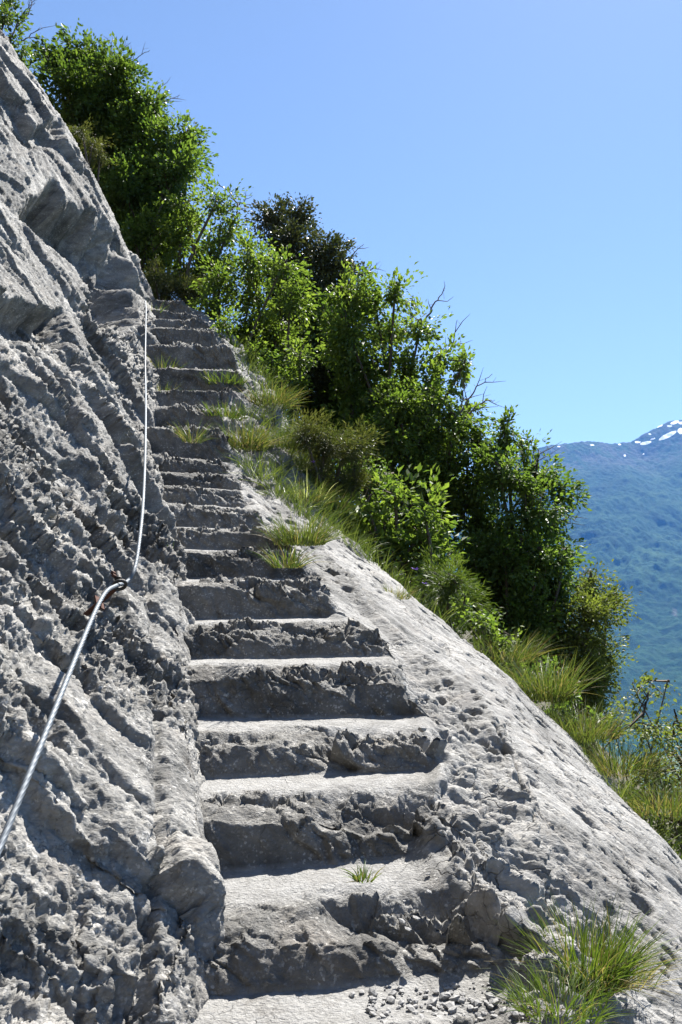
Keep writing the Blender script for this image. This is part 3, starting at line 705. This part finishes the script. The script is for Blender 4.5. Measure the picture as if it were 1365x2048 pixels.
# ------------------------------------------------------------------ vegetation
def leaf_cloud(rng, centers, spread, per, length, width, outdir, up=0.55, droop=0.15):
    """many folded leaves around clump centres -> V, F (triangles), tint"""
    n = int(len(centers) * per * 1.35)
    ci = rng.integers(0, len(centers), n); c = centers[ci]
    off = rng.normal(0, 1, (n, 3)); off /= np.linalg.norm(off, axis=1, keepdims=True)
    off *= (spread[ci] * rng.random(n) ** 0.5)[:, None] * 0.75
    off += outdir[ci] * (spread[ci] * rng.uniform(-1.2, 1.7, n))[:, None] + rng.normal(0, 0.25, (n, 3)) * spread[ci][:, None]
    pos = c + off
    a = off / np.maximum(np.linalg.norm(off, axis=1, keepdims=True), 1e-6) + 0.7 * outdir[ci] + 0.5 * rng.normal(0, 1, (n, 3)); a[:, 2] -= droop
    a /= np.linalg.norm(a, axis=1, keepdims=True)
    nn = rng.normal(0, 1, (n, 3)) * (1 - up); nn[:, 2] += up * 1.2
    s = np.cross(a, nn); s /= np.maximum(np.linalg.norm(s, axis=1, keepdims=True), 1e-6); nrm = np.cross(s, a)
    L = 0.84 * length * (0.5 + 0.85 * rng.random(n)); W = L * width * (0.8 + 0.4 * rng.random(n))
    b = pos; t = pos + a * L[:, None] - nrm * (0.12 * L)[:, None]
    m = pos + a * (0.45 * L)[:, None]; l = m + s * W[:, None] + nrm * (0.25 * W)[:, None]; r = m - s * W[:, None] + nrm * (0.25 * W)[:, None]
    V = np.stack([b, l, t, r], 1).reshape(-1, 3); k = np.arange(n)[:, None] * 4
    F_ = np.concatenate([k + np.array((0, 1, 2)), k + np.array((0, 2, 3))], 1).reshape(-1, 3)
    tint = np.repeat(np.clip(0.5 + 0.28 * rng.normal(0, 1, n) + 0.25 * rng.normal(0, 1, len(centers))[ci], 0, 1), 4)
    return V, F_, tint
def shrub(name, label, cat, group, Y, blobs, mat, seed, leaf=0.05, width=0.32, dens=1.0, clump=0.10, root=None, stems=1, dead=(), gap=0.0, up=0.55, trunk=0.022, per=34, fill=True):
    """crown blobs given as (photo x, photo y, radius in photo pixels[, depth offset]) at forward distance Y"""
    rng = np.random.default_rng(seed)
    C = np.array([at(b[0], b[1], Y + (b[3] if len(b) > 3 else rng.uniform(-0.35, 0.35))) for b in blobs]); R = np.array([b[2] * Y / F for b in blobs])
    if root is None:
        cx = np.average(C[:, 0], weights=R ** 2); cy = np.average(C[:, 1], weights=R ** 2)
        low = C[:, 2].min() - 0.3
        root = np.array((cx, cy, min(low, float(ground_z(np.array([cx]), np.array([cy]))[0]))))
    root = np.asarray(root, float); base = root - np.array((0, 0, 0.12))
    t = thing(name, tuple(root), label, cat, group)
    wood = MB(); cent = []; spr = []; outd = []
    if fill:                                                            # lower foliage down to the ground
        lowc = [(0.62 * c + 0.38 * (base + np.array((0.6 * (c[0] - base[0]), 0, 0))), 0.85 * r) for c, r in zip(C, R) if c[2] - base[2] > 0.6]
        if lowc: C = np.vstack([C] + [l[0][None] for l in lowc]); R = np.concatenate([R, [l[1] for l in lowc]])
    order = np.argsort(C[:, 2])
    for bi in order:
        c, r = C[bi], R[bi]
        st = base + rng.normal(0, 0.05 if stems == 1 else 0.16, 3) * np.array((1, 1, 0))
        mid = 0.5 * (st + c) + rng.normal(0, 0.10, 3) * np.linalg.norm(c - st) * 0.5
        limb = catmull([st, mid, c, c + np.array((0, 0, 0.6 * r)) + rng.normal(0, 0.15 * r, 3)], 7)
        wood.tube(limb, np.linspace(trunk, min(0.006, trunk * 0.35), len(limb)), 6)
        nC = max(6, int(dens * 44 * (r / 0.35) ** 2 * (0.1 / clump) ** 1.3))
        d = rng.normal(0, 1, (nC, 3)); d /= np.linalg.norm(d, axis=1, keepdims=True)
        lump = 0.72 + 0.42 * perlin(d * 1.9 + bi * 3.1, seed)                # uneven outline
        rad = r * lump * (0.25 + 0.85 * rng.random(nC) ** 0.45)
        p = c + d * rad[:, None] * np.array((1, 1, 0.9))
        if gap: p = p[perlin(p * 3.2, seed + 5) > gap - 0.5]; 
        d = p - c; d /= np.maximum(np.linalg.norm(d, axis=1, keepdims=True), 1e-6)
        cent.append(p); outd.append(d); spr.append(clump * (0.6 + 0.8 * rng.random(len(p))))
        for q in p[::3]:
            k = limb[rng.integers(len(limb) // 2, len(limb))]
            m_ = 0.5 * (k + q) + rng.normal(0, 0.05, 3); wood.tube(np.array([k, m_, q, q + (q - m_) * 0.35]), [0.008, 0.005, 0.0035, 0.001], 3)
    wood.build('trunk', M['bark'], t, root)
    cent = np.concatenate(cent); spr = np.concatenate(spr); outd = np.concatenate(outd)
    V, F_, tint = leaf_cloud(rng, cent, spr, per, leaf, width, outd, up)
    me = mesh_np('crown', V - root, F_, False); pattr(me, 'tint', tint); obj('crown', me, mat, t)
    for pts in dead:                                                    # bare branches, traced as (x, y) in the photo, standing in the crown
        P = np.array([at(a, b, Y + 0.1 + 0.05 * i) for i, (a, b) in enumerate(pts)])
        bm = MB(); path = catmull(P, 6); n = len(path); path[1:-1] += rng.normal(0, 0.008, (n - 2, 3)); bm.tube(path, np.linspace(0.013, 0.003, n), 5)
        for i in range(3, n - 1, 3):
            dv = path[i] - path[i - 2]; dv = dv / np.linalg.norm(dv); sd = np.cross(dv, (0, 1, 0)) * rng.choice((-1, 1))
            e = path[i] + (dv + sd * rng.uniform(0.5, 1.0) + rng.normal(0, 0.15, 3)) * rng.uniform(0.08, 0.24)
            bm.tube(np.array([path[i], 0.5 * (path[i] + e) + rng.normal(0, 0.015, 3), e]), [0.006, 0.004, 0.0015], 4)
            e2 = 0.6 * path[i] + 0.4 * e; e3 = e2 + (dv * 0.7 - sd * 0.5 + rng.normal(0, 0.2, 3)) * 0.09
            bm.tube(np.array([e2, e3]), [0.003, 0.001], 3)
        bm.build('dead_branch', M['dead'], t, root)
    return t
TG = 'small trees and shrubs growing along the hillside'
shrub('small_tree', 'leafy sprig with bare twigs above the rock face, at the upper left corner', 'tree', TG, 10.6,
      [(10, 40, 42), (45, 110, 28), (-70, -20, 90), (20, 85, 30)], M['leaf_dark'], 11, 0.07, 0.3, 0.55, 0.11, dead=[[(0, 30), (25, 5), (40, -20)], [(20, 80), (45, 30), (70, 5)], [(35, 90), (55, 75), (80, 55)], [(30, 60), (60, 20), (66, -8)]])
shrub('small_tree', 'tall dark green tree with bare twigs at its top, behind the upper rock face', 'tree', TG, 12.2,
      [(110, 125, 45), (180, 130, 62), (240, 160, 55), (150, 200, 75), (230, 230, 75), (300, 215, 38), (200, 300, 75), (270, 290, 70)], M['leaf_dark'], 12, 0.085, 0.3, 1.0, 0.13, per=46, trunk=0.032,
      dead=[[(205, 150), (222, 110), (224, 72)], [(235, 140), (240, 105), (262, 85)], [(255, 150), (270, 120), (300, 100)], [(300, 230), (325, 205), (360, 190)], [(310, 210), (318, 185), (318, 172)]])
shrub('small_tree', 'mid green tree with dense leaves, below the tallest one and right of the rock edge', 'tree', TG, 11.4,
      [(330, 300, 60), (375, 275, 32), (290, 350, 60), (350, 350, 55), (250, 380, 60), (380, 320, 28), (310, 400, 55)], M['leaf_mid'], 13, 0.075, 0.3, 1.0, 0.12, per=46, trunk=0.028)
shrub('small_tree', 'airy light green tree with thin dark stems, above the brown heath bush', 'tree', TG, 10.6,
      [(370, 420, 48), (430, 410, 45), (300, 460, 50), (360, 480, 50), (440, 470, 45), (270, 480, 40), (470, 440, 28), (400, 530, 40)], M['leaf_light'], 14, 0.065, 0.32, 0.8, 0.11, stems=4, gap=0.3, trunk=0.035,
      dead=[[(440, 430), (470, 415), (485, 405), (505, 392)], [(480, 420), (460, 385), (425, 362)]])
shrub('evergreen_oak', 'dark olive evergreen oak standing taller than the bright shrubs around it', 'tree', TG, 11.6,
      [(545, 445, 42), (600, 435, 36), (580, 500, 60), (650, 520, 55), (695, 545, 30), (640, 600, 75), (560, 570, 60), (690, 620, 50)], M['leaf_oak'], 15, 0.06, 0.3, 1.3, 0.10, up=0.3, per=44, trunk=0.032,
      dead=[[(690, 540), (710, 505), (728, 488)], [(700, 555), (735, 545), (755, 525)]])
shrub('leafy_shrub', 'bright yellow green shrub beside the top flight of steps', 'shrub', TG, 9.4,
      [(440, 560, 42), (500, 530, 48), (560, 545, 48), (430, 620, 42), (500, 600, 55), (580, 610, 48), (480, 680, 45), (550, 690, 50)], M['leaf_light'], 16, 0.06, 0.32, 0.9, 0.10, stems=3, gap=0.15)
shrub('leafy_shrub', 'low bright shrub leaning over the edge of the top steps', 'shrub', TG, 8.4,
      [(540, 740, 38), (500, 710, 30), (600, 720, 38), (560, 780, 28), (450, 650, 24)], M['leaf_light'], 17, 0.05, 0.32, 0.9, 0.09, stems=3)
shrub('small_tree', 'broad bright green tree in the middle of the row, highest right of the evergreen oak', 'tree', TG, 9.4,
      [(690, 600, 48), (750, 605, 45), (790, 590, 30), (700, 670, 55), (780, 670, 55), (840, 660, 32), (730, 740, 55), (820, 740, 55), (880, 725, 32), (925, 735, 18), (860, 780, 45)], M['leaf_light'], 18, 0.07, 0.3, 0.9, 0.11, per=42, gap=0.1, trunk=0.028,
      dead=[[(850, 640), (875, 600), (890, 580)], [(880, 720), (905, 690), (915, 640)]])
shrub('shade_fill_shrub', 'dark bush standing in for the shade deep behind the bright trees', 'shrub', TG, 10.6,  # dark leaves added to fill the shade inside the trees
      [(660, 720, 70), (620, 680, 55), (680, 800, 60), (740, 820, 55), (620, 760, 50)], M['leaf_oak'], 19, 0.06, 0.3, 1.3, 0.12)
shrub('small_tree', 'yellowish green tree with bare twigs reaching into the sky', 'tree', TG, 8.8,
      [(800, 820, 55), (870, 800, 48), (770, 890, 55), (850, 880, 60), (910, 850, 38), (740, 930, 40), (820, 960, 50), (935, 820, 30), (950, 870, 34), (900, 930, 40)], M['leaf_light'], 20, 0.062, 0.3, 0.95, 0.10, per=42, gap=0.1, trunk=0.025,
      dead=[[(905, 850), (925, 800), (930, 750)], [(920, 830), (950, 780), (985, 748)], [(925, 840), (965, 805), (990, 800)]])
shrub('small_tree', 'green tree whose crown stands against the distant mountain ridge', 'tree', TG, 8.6,
      [(960, 890, 48), (1010, 865, 38), (1045, 900, 28), (1000, 950, 60), (1070, 960, 48), (940, 980, 60), (1120, 990, 38), (1050, 1020, 60), (960, 1060, 60), (1100, 1050, 40)], M['leaf_mid'], 21, 0.06, 0.3, 1.0, 0.10, per=44, gap=0.1, trunk=0.028,
      dead=[[(1060, 950), (1078, 910), (1072, 885)], [(1100, 1060), (1140, 1030), (1168, 975)], [(1090, 1075), (1130, 1040), (1155, 1035)]])
shrub('leafy_shrub', 'dense dark green shrub below the ridge, overhanging the slope', 'shrub', TG, 8.3,
      [(940, 1130, 55), (1010, 1120, 60), (1080, 1120, 52), (1130, 1110, 28), (1000, 1190, 60), (1070, 1200, 62), (1120, 1180, 40), (1090, 1270, 50), (1040, 1280, 45)], M['leaf_mid'], 22, 0.055, 0.3, 1.15, 0.10, per=46, trunk=0.028)
shrub('evergreen_bush', 'rounded olive green bush farthest right in the row, against the mountain', 'shrub', TG, 8.5,
      [(1180, 1170, 38), (1215, 1205, 36), (1175, 1235, 48), (1150, 1290, 48), (1185, 1290, 36), (1130, 1340, 46), (1170, 1370, 38), (1180, 1430, 40)], M['leaf_olive'], 23, 0.042, 0.3, 1.5, 0.08, up=0.4, per=44)
shrub('leafy_shrub', 'sapling with long bright compound leaves behind the pale slab', 'shrub', TG, 6.9,
      [(735, 1010, 38), (790, 990, 38), (850, 1030, 44), (770, 1060, 38), (830, 1085, 38), (710, 1050, 26), (880, 1070, 26)], M['leaf_light'], 24, 0.085, 0.24, 0.7, 0.11, stems=4, gap=0.2, per=30)
shrub('leafy_shrub', 'small yellow green shrub at the edge of the slab below the dark bush', 'shrub', TG, 5.6,
      [(960, 1250, 30), (1000, 1290, 30), (930, 1220, 22), (1040, 1330, 28)], M['leaf_light'], 25, 0.036, 0.36, 0.9, 0.055, stems=4, gap=0.25, per=26, trunk=0.008)
shrub('twiggy_shrub', 'sparse twiggy shrub with a few reddish leaves at the right edge of the picture', 'shrub', TG, 4.6,
      [(1275, 1390, 30), (1330, 1385, 34), (1290, 1460, 44), (1350, 1470, 50), (1230, 1470, 34), (1310, 1540, 44), (1370, 1560, 50), (1410, 1480, 60)], M['leaf_olive'], 26, 0.026, 0.38, 1.1, 0.06, stems=6, gap=0.2, per=30, trunk=0.006)
shrub('heath_bush', 'brownish green heath bush above the last step', 'shrub', TG, 10.0,
      [(330, 575, 34), (365, 585, 30), (310, 555, 24), (395, 580, 22)], M['heath'], 27, 0.05, 0.08, 2.2, 0.07, per=60, up=0.1)
shrub('heath_bush', 'small green bush growing on top of the rock edge high on the left', 'shrub', TG, 10.2,
      [(185, 290, 24), (200, 315, 18), (165, 265, 16)], M['heath'], 28, 0.05, 0.1, 2.0, 0.07, per=50, up=0.1)
shrub('broom_bush', 'fine leaved broom bush behind the crest of the pale slab', 'shrub', TG, 6.0,
      [(900, 1170, 34), (930, 1200, 30), (870, 1150, 24)], M['grass_green'], 29, 0.05, 0.06, 2.6, 0.06, per=70, up=0.1)
shrub('heath_bush', 'grey green heath mound between the grass and the bright trees', 'shrub', TG, 7.0,
      [(650, 890, 44), (690, 900, 38), (610, 870, 34), (720, 890, 30)], M['heath'], 30, 0.05, 0.07, 2.2, 0.07, per=60, up=0.1)

shrub('leafy_shrub', 'mid green shrub filling the bank between the evergreen oak and the yellowish tree', 'shrub', TG, 10.2,
      [(640, 640, 50), (700, 720, 55), (770, 780, 55), (840, 830, 50), (900, 880, 45), (720, 840, 50)], M['leaf_mid'], 31, 0.06, 0.3, 1.0, 0.10, per=40)
shrub('leafy_shrub', 'low green shrub on the bank between the curling stalks and the sapling', 'shrub', TG, 7.4,
      [(720, 940, 34), (690, 960, 26), (760, 960, 34), (735, 985, 28)], M['leaf_mid'], 32, 0.045, 0.34, 1.0, 0.075, per=34, stems=3)
shrub('leafy_shrub', 'small shrub with fresh leaves among the grass under the olive bush', 'shrub', TG, 5.3,
      [(1110, 1360, 26), (1150, 1400, 30), (1075, 1340, 22), (1190, 1440, 28)], M['leaf_mid'], 33, 0.034, 0.36, 0.9, 0.055, per=26, stems=4, trunk=0.008)
def blades(rng, root, n, length, spread, width, rad, lean=(0, 0, 0), droop=0.5, seg=5):
    """curved tapering blades -> V, F (quads), tint"""
    a = rng.random(n) * 2 * np.pi; rr = rad * rng.random(n) ** 0.5
    p0 = np.stack([np.cos(a) * rr, np.sin(a) * rr, np.zeros(n)], 1) + root
    out = np.stack([np.cos(a), np.sin(a), np.zeros(n)], 1) + rng.normal(0, 0.45, (n, 3)) * np.array((1, 1, 0))
    sp = spread * rng.random(n) ** 0.7
    d = out * sp[:, None] + np.array((0, 0, 1.0)) + np.asarray(lean) + rng.normal(0, 0.12, (n, 3)); d /= np.linalg.norm(d, axis=1, keepdims=True)
    L = length * (0.45 + 0.65 * rng.random(n)); s = np.cross(d, rng.normal(0, 1, (n, 3))); s /= np.linalg.norm(s, axis=1, keepdims=True)
    dr = droop * (0.3 + rng.random(n)); bend = out * 0.6 + np.array((0, 0, -1.0))
    rows = []
    for i in range(seg + 1):
        t = i / seg; c = p0 + d * (L * t)[:, None] + bend * (dr * L * t * t * 0.55)[:, None]
        wd = width * (1 - 0.92 * t ** 1.5) * (0.6 + 0.7 * (np.arange(n) % 7) / 7)
        rows.append(np.stack([c - s * wd[:, None], c + s * wd[:, None]], 1))
    V = np.stack(rows, 1).reshape(-1, 3)
    k = np.arange(n)[:, None, None] * (2 * (seg + 1)) + (np.arange(seg) * 2)[None, :, None]
    F_ = (k + np.array((0, 1, 3, 2))[None, None]).reshape(-1, 4)
    return V, F_, np.repeat(rng.random(n), 2 * (seg + 1))
GG = 'grass tufts growing on the rock and along its edge'
def tuft(label, px, py, n, length, seed, Y=None, spread=0.8, width=0.002, rad=0.04, mat='grass', dry=0.25, lean=(0, 0, 0), droop=0.5, name='grass_tuft', cat='grass tuft', pale=0, group=GG):
    rng = np.random.default_rng(seed)
    root = ground_at(px, py) if Y is None else at(px, py, Y)
    root = np.asarray(root) - np.array((0, 0, 0.012))
    t = thing(name, tuple(root), label, cat, group)
    V, F_, ti = blades(rng, np.zeros(3), int(n * (1 - dry)), length, spread, width, rad, lean, droop)
    me = mesh_np('green_blades', V, F_); pattr(me, 'tint', ti); tag(obj('green_blades', me, M[mat], t), kind='stuff')
    if dry:
        V, F_, ti = blades(rng, np.zeros(3), max(5, int(n * dry)), length * 0.95, spread * 1.15, width * 0.8, rad, lean, droop * 1.2)
        me = mesh_np('dry_blades', V, F_); pattr(me, 'tint', ti); tag(obj('dry_blades', me, M['straw'], t), kind='stuff')
    if pale:
        V, F_, ti = blades(rng, np.zeros(3), pale, length * 1.25, spread * 0.9, width * 1.3, rad, lean, droop * 1.4, 8)
        me = mesh_np('pale_stalks', V, F_); pattr(me, 'tint', ti); tag(obj('pale_stalks', me, M['pale_blade'], t), kind='stuff')
    return t
tuft('large green grass tuft with straw at its base, lowest right beside the bottom steps', 1175, 1950, 950, 0.175, 101, spread=0.85, width=0.0016, rad=0.075, dry=0.3, mat='grass_green')
tuft('low dark cushion of fine stalks under the large grass tuft', 1120, 2000, 420, 0.07, 102, spread=1.1, width=0.0012, rad=0.08, dry=0.15, mat='grass_green')
tuft('thin straw coloured tuft right of the large grass tuft', 1265, 1960, 90, 0.17, 103, spread=1.3, width=0.0012, rad=0.05, dry=0.7)
tuft('short brownish tuft in a crack of the pale slab', 785, 1195, 260, 0.13, 104, spread=0.8, width=0.0018, rad=0.10, dry=0.5)
tuft('tiny green sprig on the second lowest step', 728, 1802, 70, 0.035, 105, spread=1.0, width=0.0011, rad=0.015, dry=0.25, mat='grass_green')
tuft('thick green tuft at the right end of the steps, beside the crest of the slab', 600, 1085, 560, 0.2, 106, spread=0.7, width=0.0024, rad=0.13, dry=0.2)
tuft('green tuft drooping over the riser left of the pale slab', 575, 1130, 170, 0.14, 107, spread=0.9, width=0.002, rad=0.06, dry=0.3, mat='grass_green')
tuft('tall tuft with pale silvery stalks above the crest of the slab', 610, 1010, 420, 0.27, 108, spread=0.8, width=0.0026, rad=0.14, dry=0.25, pale=26)
tuft('bright tuft beside the pale silvery one', 655, 1030, 380, 0.28, 109, spread=0.7, width=0.0026, rad=0.14, dry=0.2, mat='grass_green')
tuft('tuft with curling pale stalks under the heath mound', 680, 985, 260, 0.30, 110, spread=1.0, width=0.0026, rad=0.12, dry=0.4, pale=16)
tuft('yellowish tuft on the ledge right of the middle steps', 490, 900, 520, 0.32, 111, spread=0.9, width=0.003, rad=0.16, dry=0.35)
tuft('blue green mound of fine grass right of the yellowish tuft', 565, 900, 620, 0.26, 112, spread=1.0, width=0.0024, rad=0.22, dry=0.15)
tuft('fresh green tuft on the step below the upper flight', 450, 835, 300, 0.18, 113, spread=0.8, width=0.003, rad=0.16, dry=0.1, mat='grass_green')
tuft('fresh green tuft on the fifth step from the top', 450, 778, 280, 0.16, 114, spread=0.9, width=0.0032, rad=0.17, dry=0.1, mat='grass_green')
tuft('greyish tuft at the back edge of the upper flight', 540, 810, 420, 0.28, 115, spread=0.9, width=0.003, rad=0.2, dry=0.35)
tuft('drooping tuft between the cable and the upper steps', 325, 755, 260, 0.26, 116, Y=7.5, spread=0.7, width=0.003, rad=0.1, dry=0.4)
tuft('lower tuft between the cable and the upper steps', 325, 800, 200, 0.22, 117, Y=7.1, spread=0.8, width=0.003, rad=0.1, dry=0.45)
tuft('small green plant where the cable meets the top of the steps', 303, 655, 220, 0.34, 118, Y=8.9, spread=0.6, width=0.005, rad=0.1, dry=0.2, mat='grass_green')
tuft('thin tuft on the ledge left of the yellowish one', 385, 880, 110, 0.16, 119, spread=0.8, width=0.002, rad=0.05, dry=0.4)
tuft('long arching tuft leaning over the slab edge below the dark bush', 1090, 1395, 620, 0.34, 120, Y=4.75, spread=0.75, width=0.0026, rad=0.16, dry=0.18, lean=(-0.15, -0.1, 0))
tuft('straw tipped tuft along the slab edge, right of the long arching one', 1165, 1470, 520, 0.27, 121, Y=4.5, spread=0.9, width=0.0024, rad=0.18, dry=0.28)
tuft('pale tuft along the slab edge under the twiggy shrub', 1240, 1540, 520, 0.24, 122, Y=4.2, spread=0.9, width=0.0022, rad=0.18, dry=0.3)
tuft('green tuft where the slab edge leaves the picture', 1330, 1620, 520, 0.23, 123, Y=3.85, spread=0.8, width=0.0022, rad=0.17, dry=0.3)
tuft('dense tuft at the slab edge left of the long arching one', 1010, 1320, 380, 0.30, 124, Y=5.2, spread=0.9, width=0.0024, rad=0.18, dry=0.35)
tuft('tiny leafy seedling at the foot of the rock face', 342, 1125, 26, 0.13, 125, Y=3.95, spread=0.35, width=0.005, rad=0.015, dry=0, mat='grass_green', name='seedling', cat='seedling', group=None)

def grass_cover():
    rng = np.random.default_rng(7)
    Vs, Fs, Ts, n0 = [], [], [], 0
    spots = []
    for _ in range(1250):
        Y = rng.uniform(3.0, 11.5); x = xe(np.array([Y]))[0] + rng.uniform(-0.05, 1.3) ; spots.append((x, Y))
    for _ in range(330):
        Y = rng.uniform(5.7, 8.3); x = xr(np.array([Y]))[0] + 0.12 + rng.random() * 0.9; spots.append((x, Y))
    for x, Y in spots:
        z = float(ground_z(np.array([x]), np.array([Y]))[0])
        V, F_, ti = blades(rng, np.array((x, Y, z - 0.02)), 16, 0.22, 0.9, 0.0028, 0.09, droop=0.6, seg=3)
        Vs.append(V); Fs.append(F_ + n0); Ts.append(ti); n0 += len(V)
    me = mesh_np('grass', np.concatenate(Vs), np.concatenate(Fs)); pattr(me, 'tint', np.concatenate(Ts))
    tag(obj('grass', me, M['grass']), 'rough mixed grass covering the slope behind the slab edge', 'grass', kind='stuff')
grass_cover()

def bellflower(label, px, py, Y, seed, s=1.0):
    rng = np.random.default_rng(seed); head = at(px, py, Y)
    root = np.array((head[0] + 0.02, Y, float(ground_z(np.array([head[0]]), np.array([Y]))[0]) - 0.02))
    t = thing('bellflower', tuple(root), label, 'flower', 'violet bellflowers on the crest of the slab')
    b = MB(); b.tube(catmull([root, 0.5 * (root + head) + np.array((0.02, 0, 0.01)), head], 5), 0.0016, 4); b.build('stem', M['grass_green'], t, root)
    for k in range(5):
        a = k / 5 * 2 * np.pi; e = np.array((math.cos(a), math.sin(a), 0.0)); sd = np.array((-math.sin(a), math.cos(a), 0)); ax = np.array((-0.3, -0.6, 0.5))
        pts = [head + e * 0.003, head + e * 0.013 * s + sd * 0.008 * s + ax * 0.012 * s, head + e * 0.03 * s + ax * 0.03 * s, head + e * 0.013 * s - sd * 0.008 * s + ax * 0.012 * s]
        obj('petal', mesh_np('petal', np.array(pts) - root, np.array([(0, 1, 2), (0, 2, 3)]), False), M['petal'], t)
bellflower('upper violet bellflower on the crest of the slab', 834, 1140, 5.55, 1, 1.15)
bellflower('lower violet bellflower on the crest of the slab', 852, 1168, 5.4, 2, 0.8)
bellflower('violet bellflower in the grass below the heath mound', 628, 925, 6.6, 3, 0.9)

# ------------------------------------------------------------------ loose stones
def stone_mesh(i):
    rng = np.random.default_rng(900 + i)
    import bmesh
    bm = bmesh.new(); bmesh.ops.create_icosphere(bm, subdivisions=1, radius=1.0)
    sc_ = np.array((1.0, rng.uniform(0.6, 0.95), rng.uniform(0.4, 0.75)))
    for v in bm.verts:
        k = 1 + rng.uniform(-0.28, 0.22); v.co = Vector(np.array(v.co) * sc_ * k)
    me = bpy.data.meshes.new('stone'); bm.to_mesh(me); bm.free(); me.materials.append(M['stone']); return me
STM = [stone_mesh(i) for i in range(8)]
def stones():
    rng = np.random.default_rng(55)
    def put(x, Y, r, label, group):
        z = float(z_stairside(np.array([x]), np.array([Y]))[0])
        o = bpy.data.objects.new('loose_stone', STM[rng.integers(8)]); COL.objects.link(o)
        o.location = (x, Y, z + r * 0.3); o.scale = (r, r, r); o.rotation_euler = (rng.uniform(-0.4, 0.4), rng.uniform(-0.4, 0.4), rng.uniform(0, 6.28))
        tag(o, label, 'stone', group)
    for i in range(210):
        x = 0.02 + 0.36 * rng.random() ** 0.75; Y = rng.uniform(1.67, 1.835)
        put(x, Y, 0.003 + 0.010 * rng.random() ** 2.2, 'small pale stone among the rubble on the bottom tread', 'rubble on the bottom tread')
    for _ in range(46):
        px = rng.uniform(640, 800); py = rng.uniform(1722, 1775)
        g = ground_at(px, py); put(g[0], g[1], 0.003 + 0.008 * rng.random() ** 2, 'small pale stone among the chips on the second lowest tread', 'chips on the second lowest tread')
    for _ in range(30):
        px = rng.uniform(620, 860); py = rng.uniform(1550, 1590)
        g = ground_at(px, py); put(g[0], g[1], 0.003 + 0.007 * rng.random() ** 2, 'small pale stone among the chips on the third lowest tread', 'chips on the third lowest tread')
    for px, py, r, lab in ((940, 1985, 0.022, 'largest white stone on the bottom tread, near its right end'), (848, 1752, 0.042, 'grey block lying at the right end of the second lowest tread'),
                           (738, 1308, 0.02, 'flat white stone on the fifth tread from the bottom'), (470, 1318, 0.016, 'small brown grey stone at the back left of the fifth tread from the bottom'),
                           (800, 1335, 0.017, 'pale stone at the right end of the fifth tread from the bottom'), (845, 1448, 0.017, 'pale chip at the right end of the fourth tread from the bottom')):
        g = ground_at(px, py); put(g[0], g[1], r, lab, None)
stones()

# ------------------------------------------------------------------ haze
def haze():
    x0, x1, y0, y1, z0, z1 = -12500, 12500, -9500, 15500, FLOOR - 60, 1900
    V = [(x, y, z) for x in (x0, x1) for y in (y0, y1) for z in (z0, z1)]
    Fq = [(0, 1, 3, 2), (4, 6, 7, 5), (0, 4, 5, 1), (2, 3, 7, 6), (0, 2, 6, 4), (1, 5, 7, 3)]
    m = bpy.data.materials.new('haze'); m.use_nodes = True; N = m.node_tree.nodes
    N.remove(N['Principled BSDF']); v = N.new('ShaderNodeVolumePrincipled')
    v.inputs['Color'].default_value = (0.12, 0.38, 1.0, 1); v.inputs['Density'].default_value = 0.00005; v.inputs['Anisotropy'].default_value = 0.0
    m.node_tree.links.new(v.outputs[0], N['Material Output'].inputs['Volume'])
    o = obj('haze', mesh_np('haze', np.array(V, float), np.array(Fq), False), m); tag(o, 'pale blue haze over the valley', 'haze', kind='stuff')
haze()
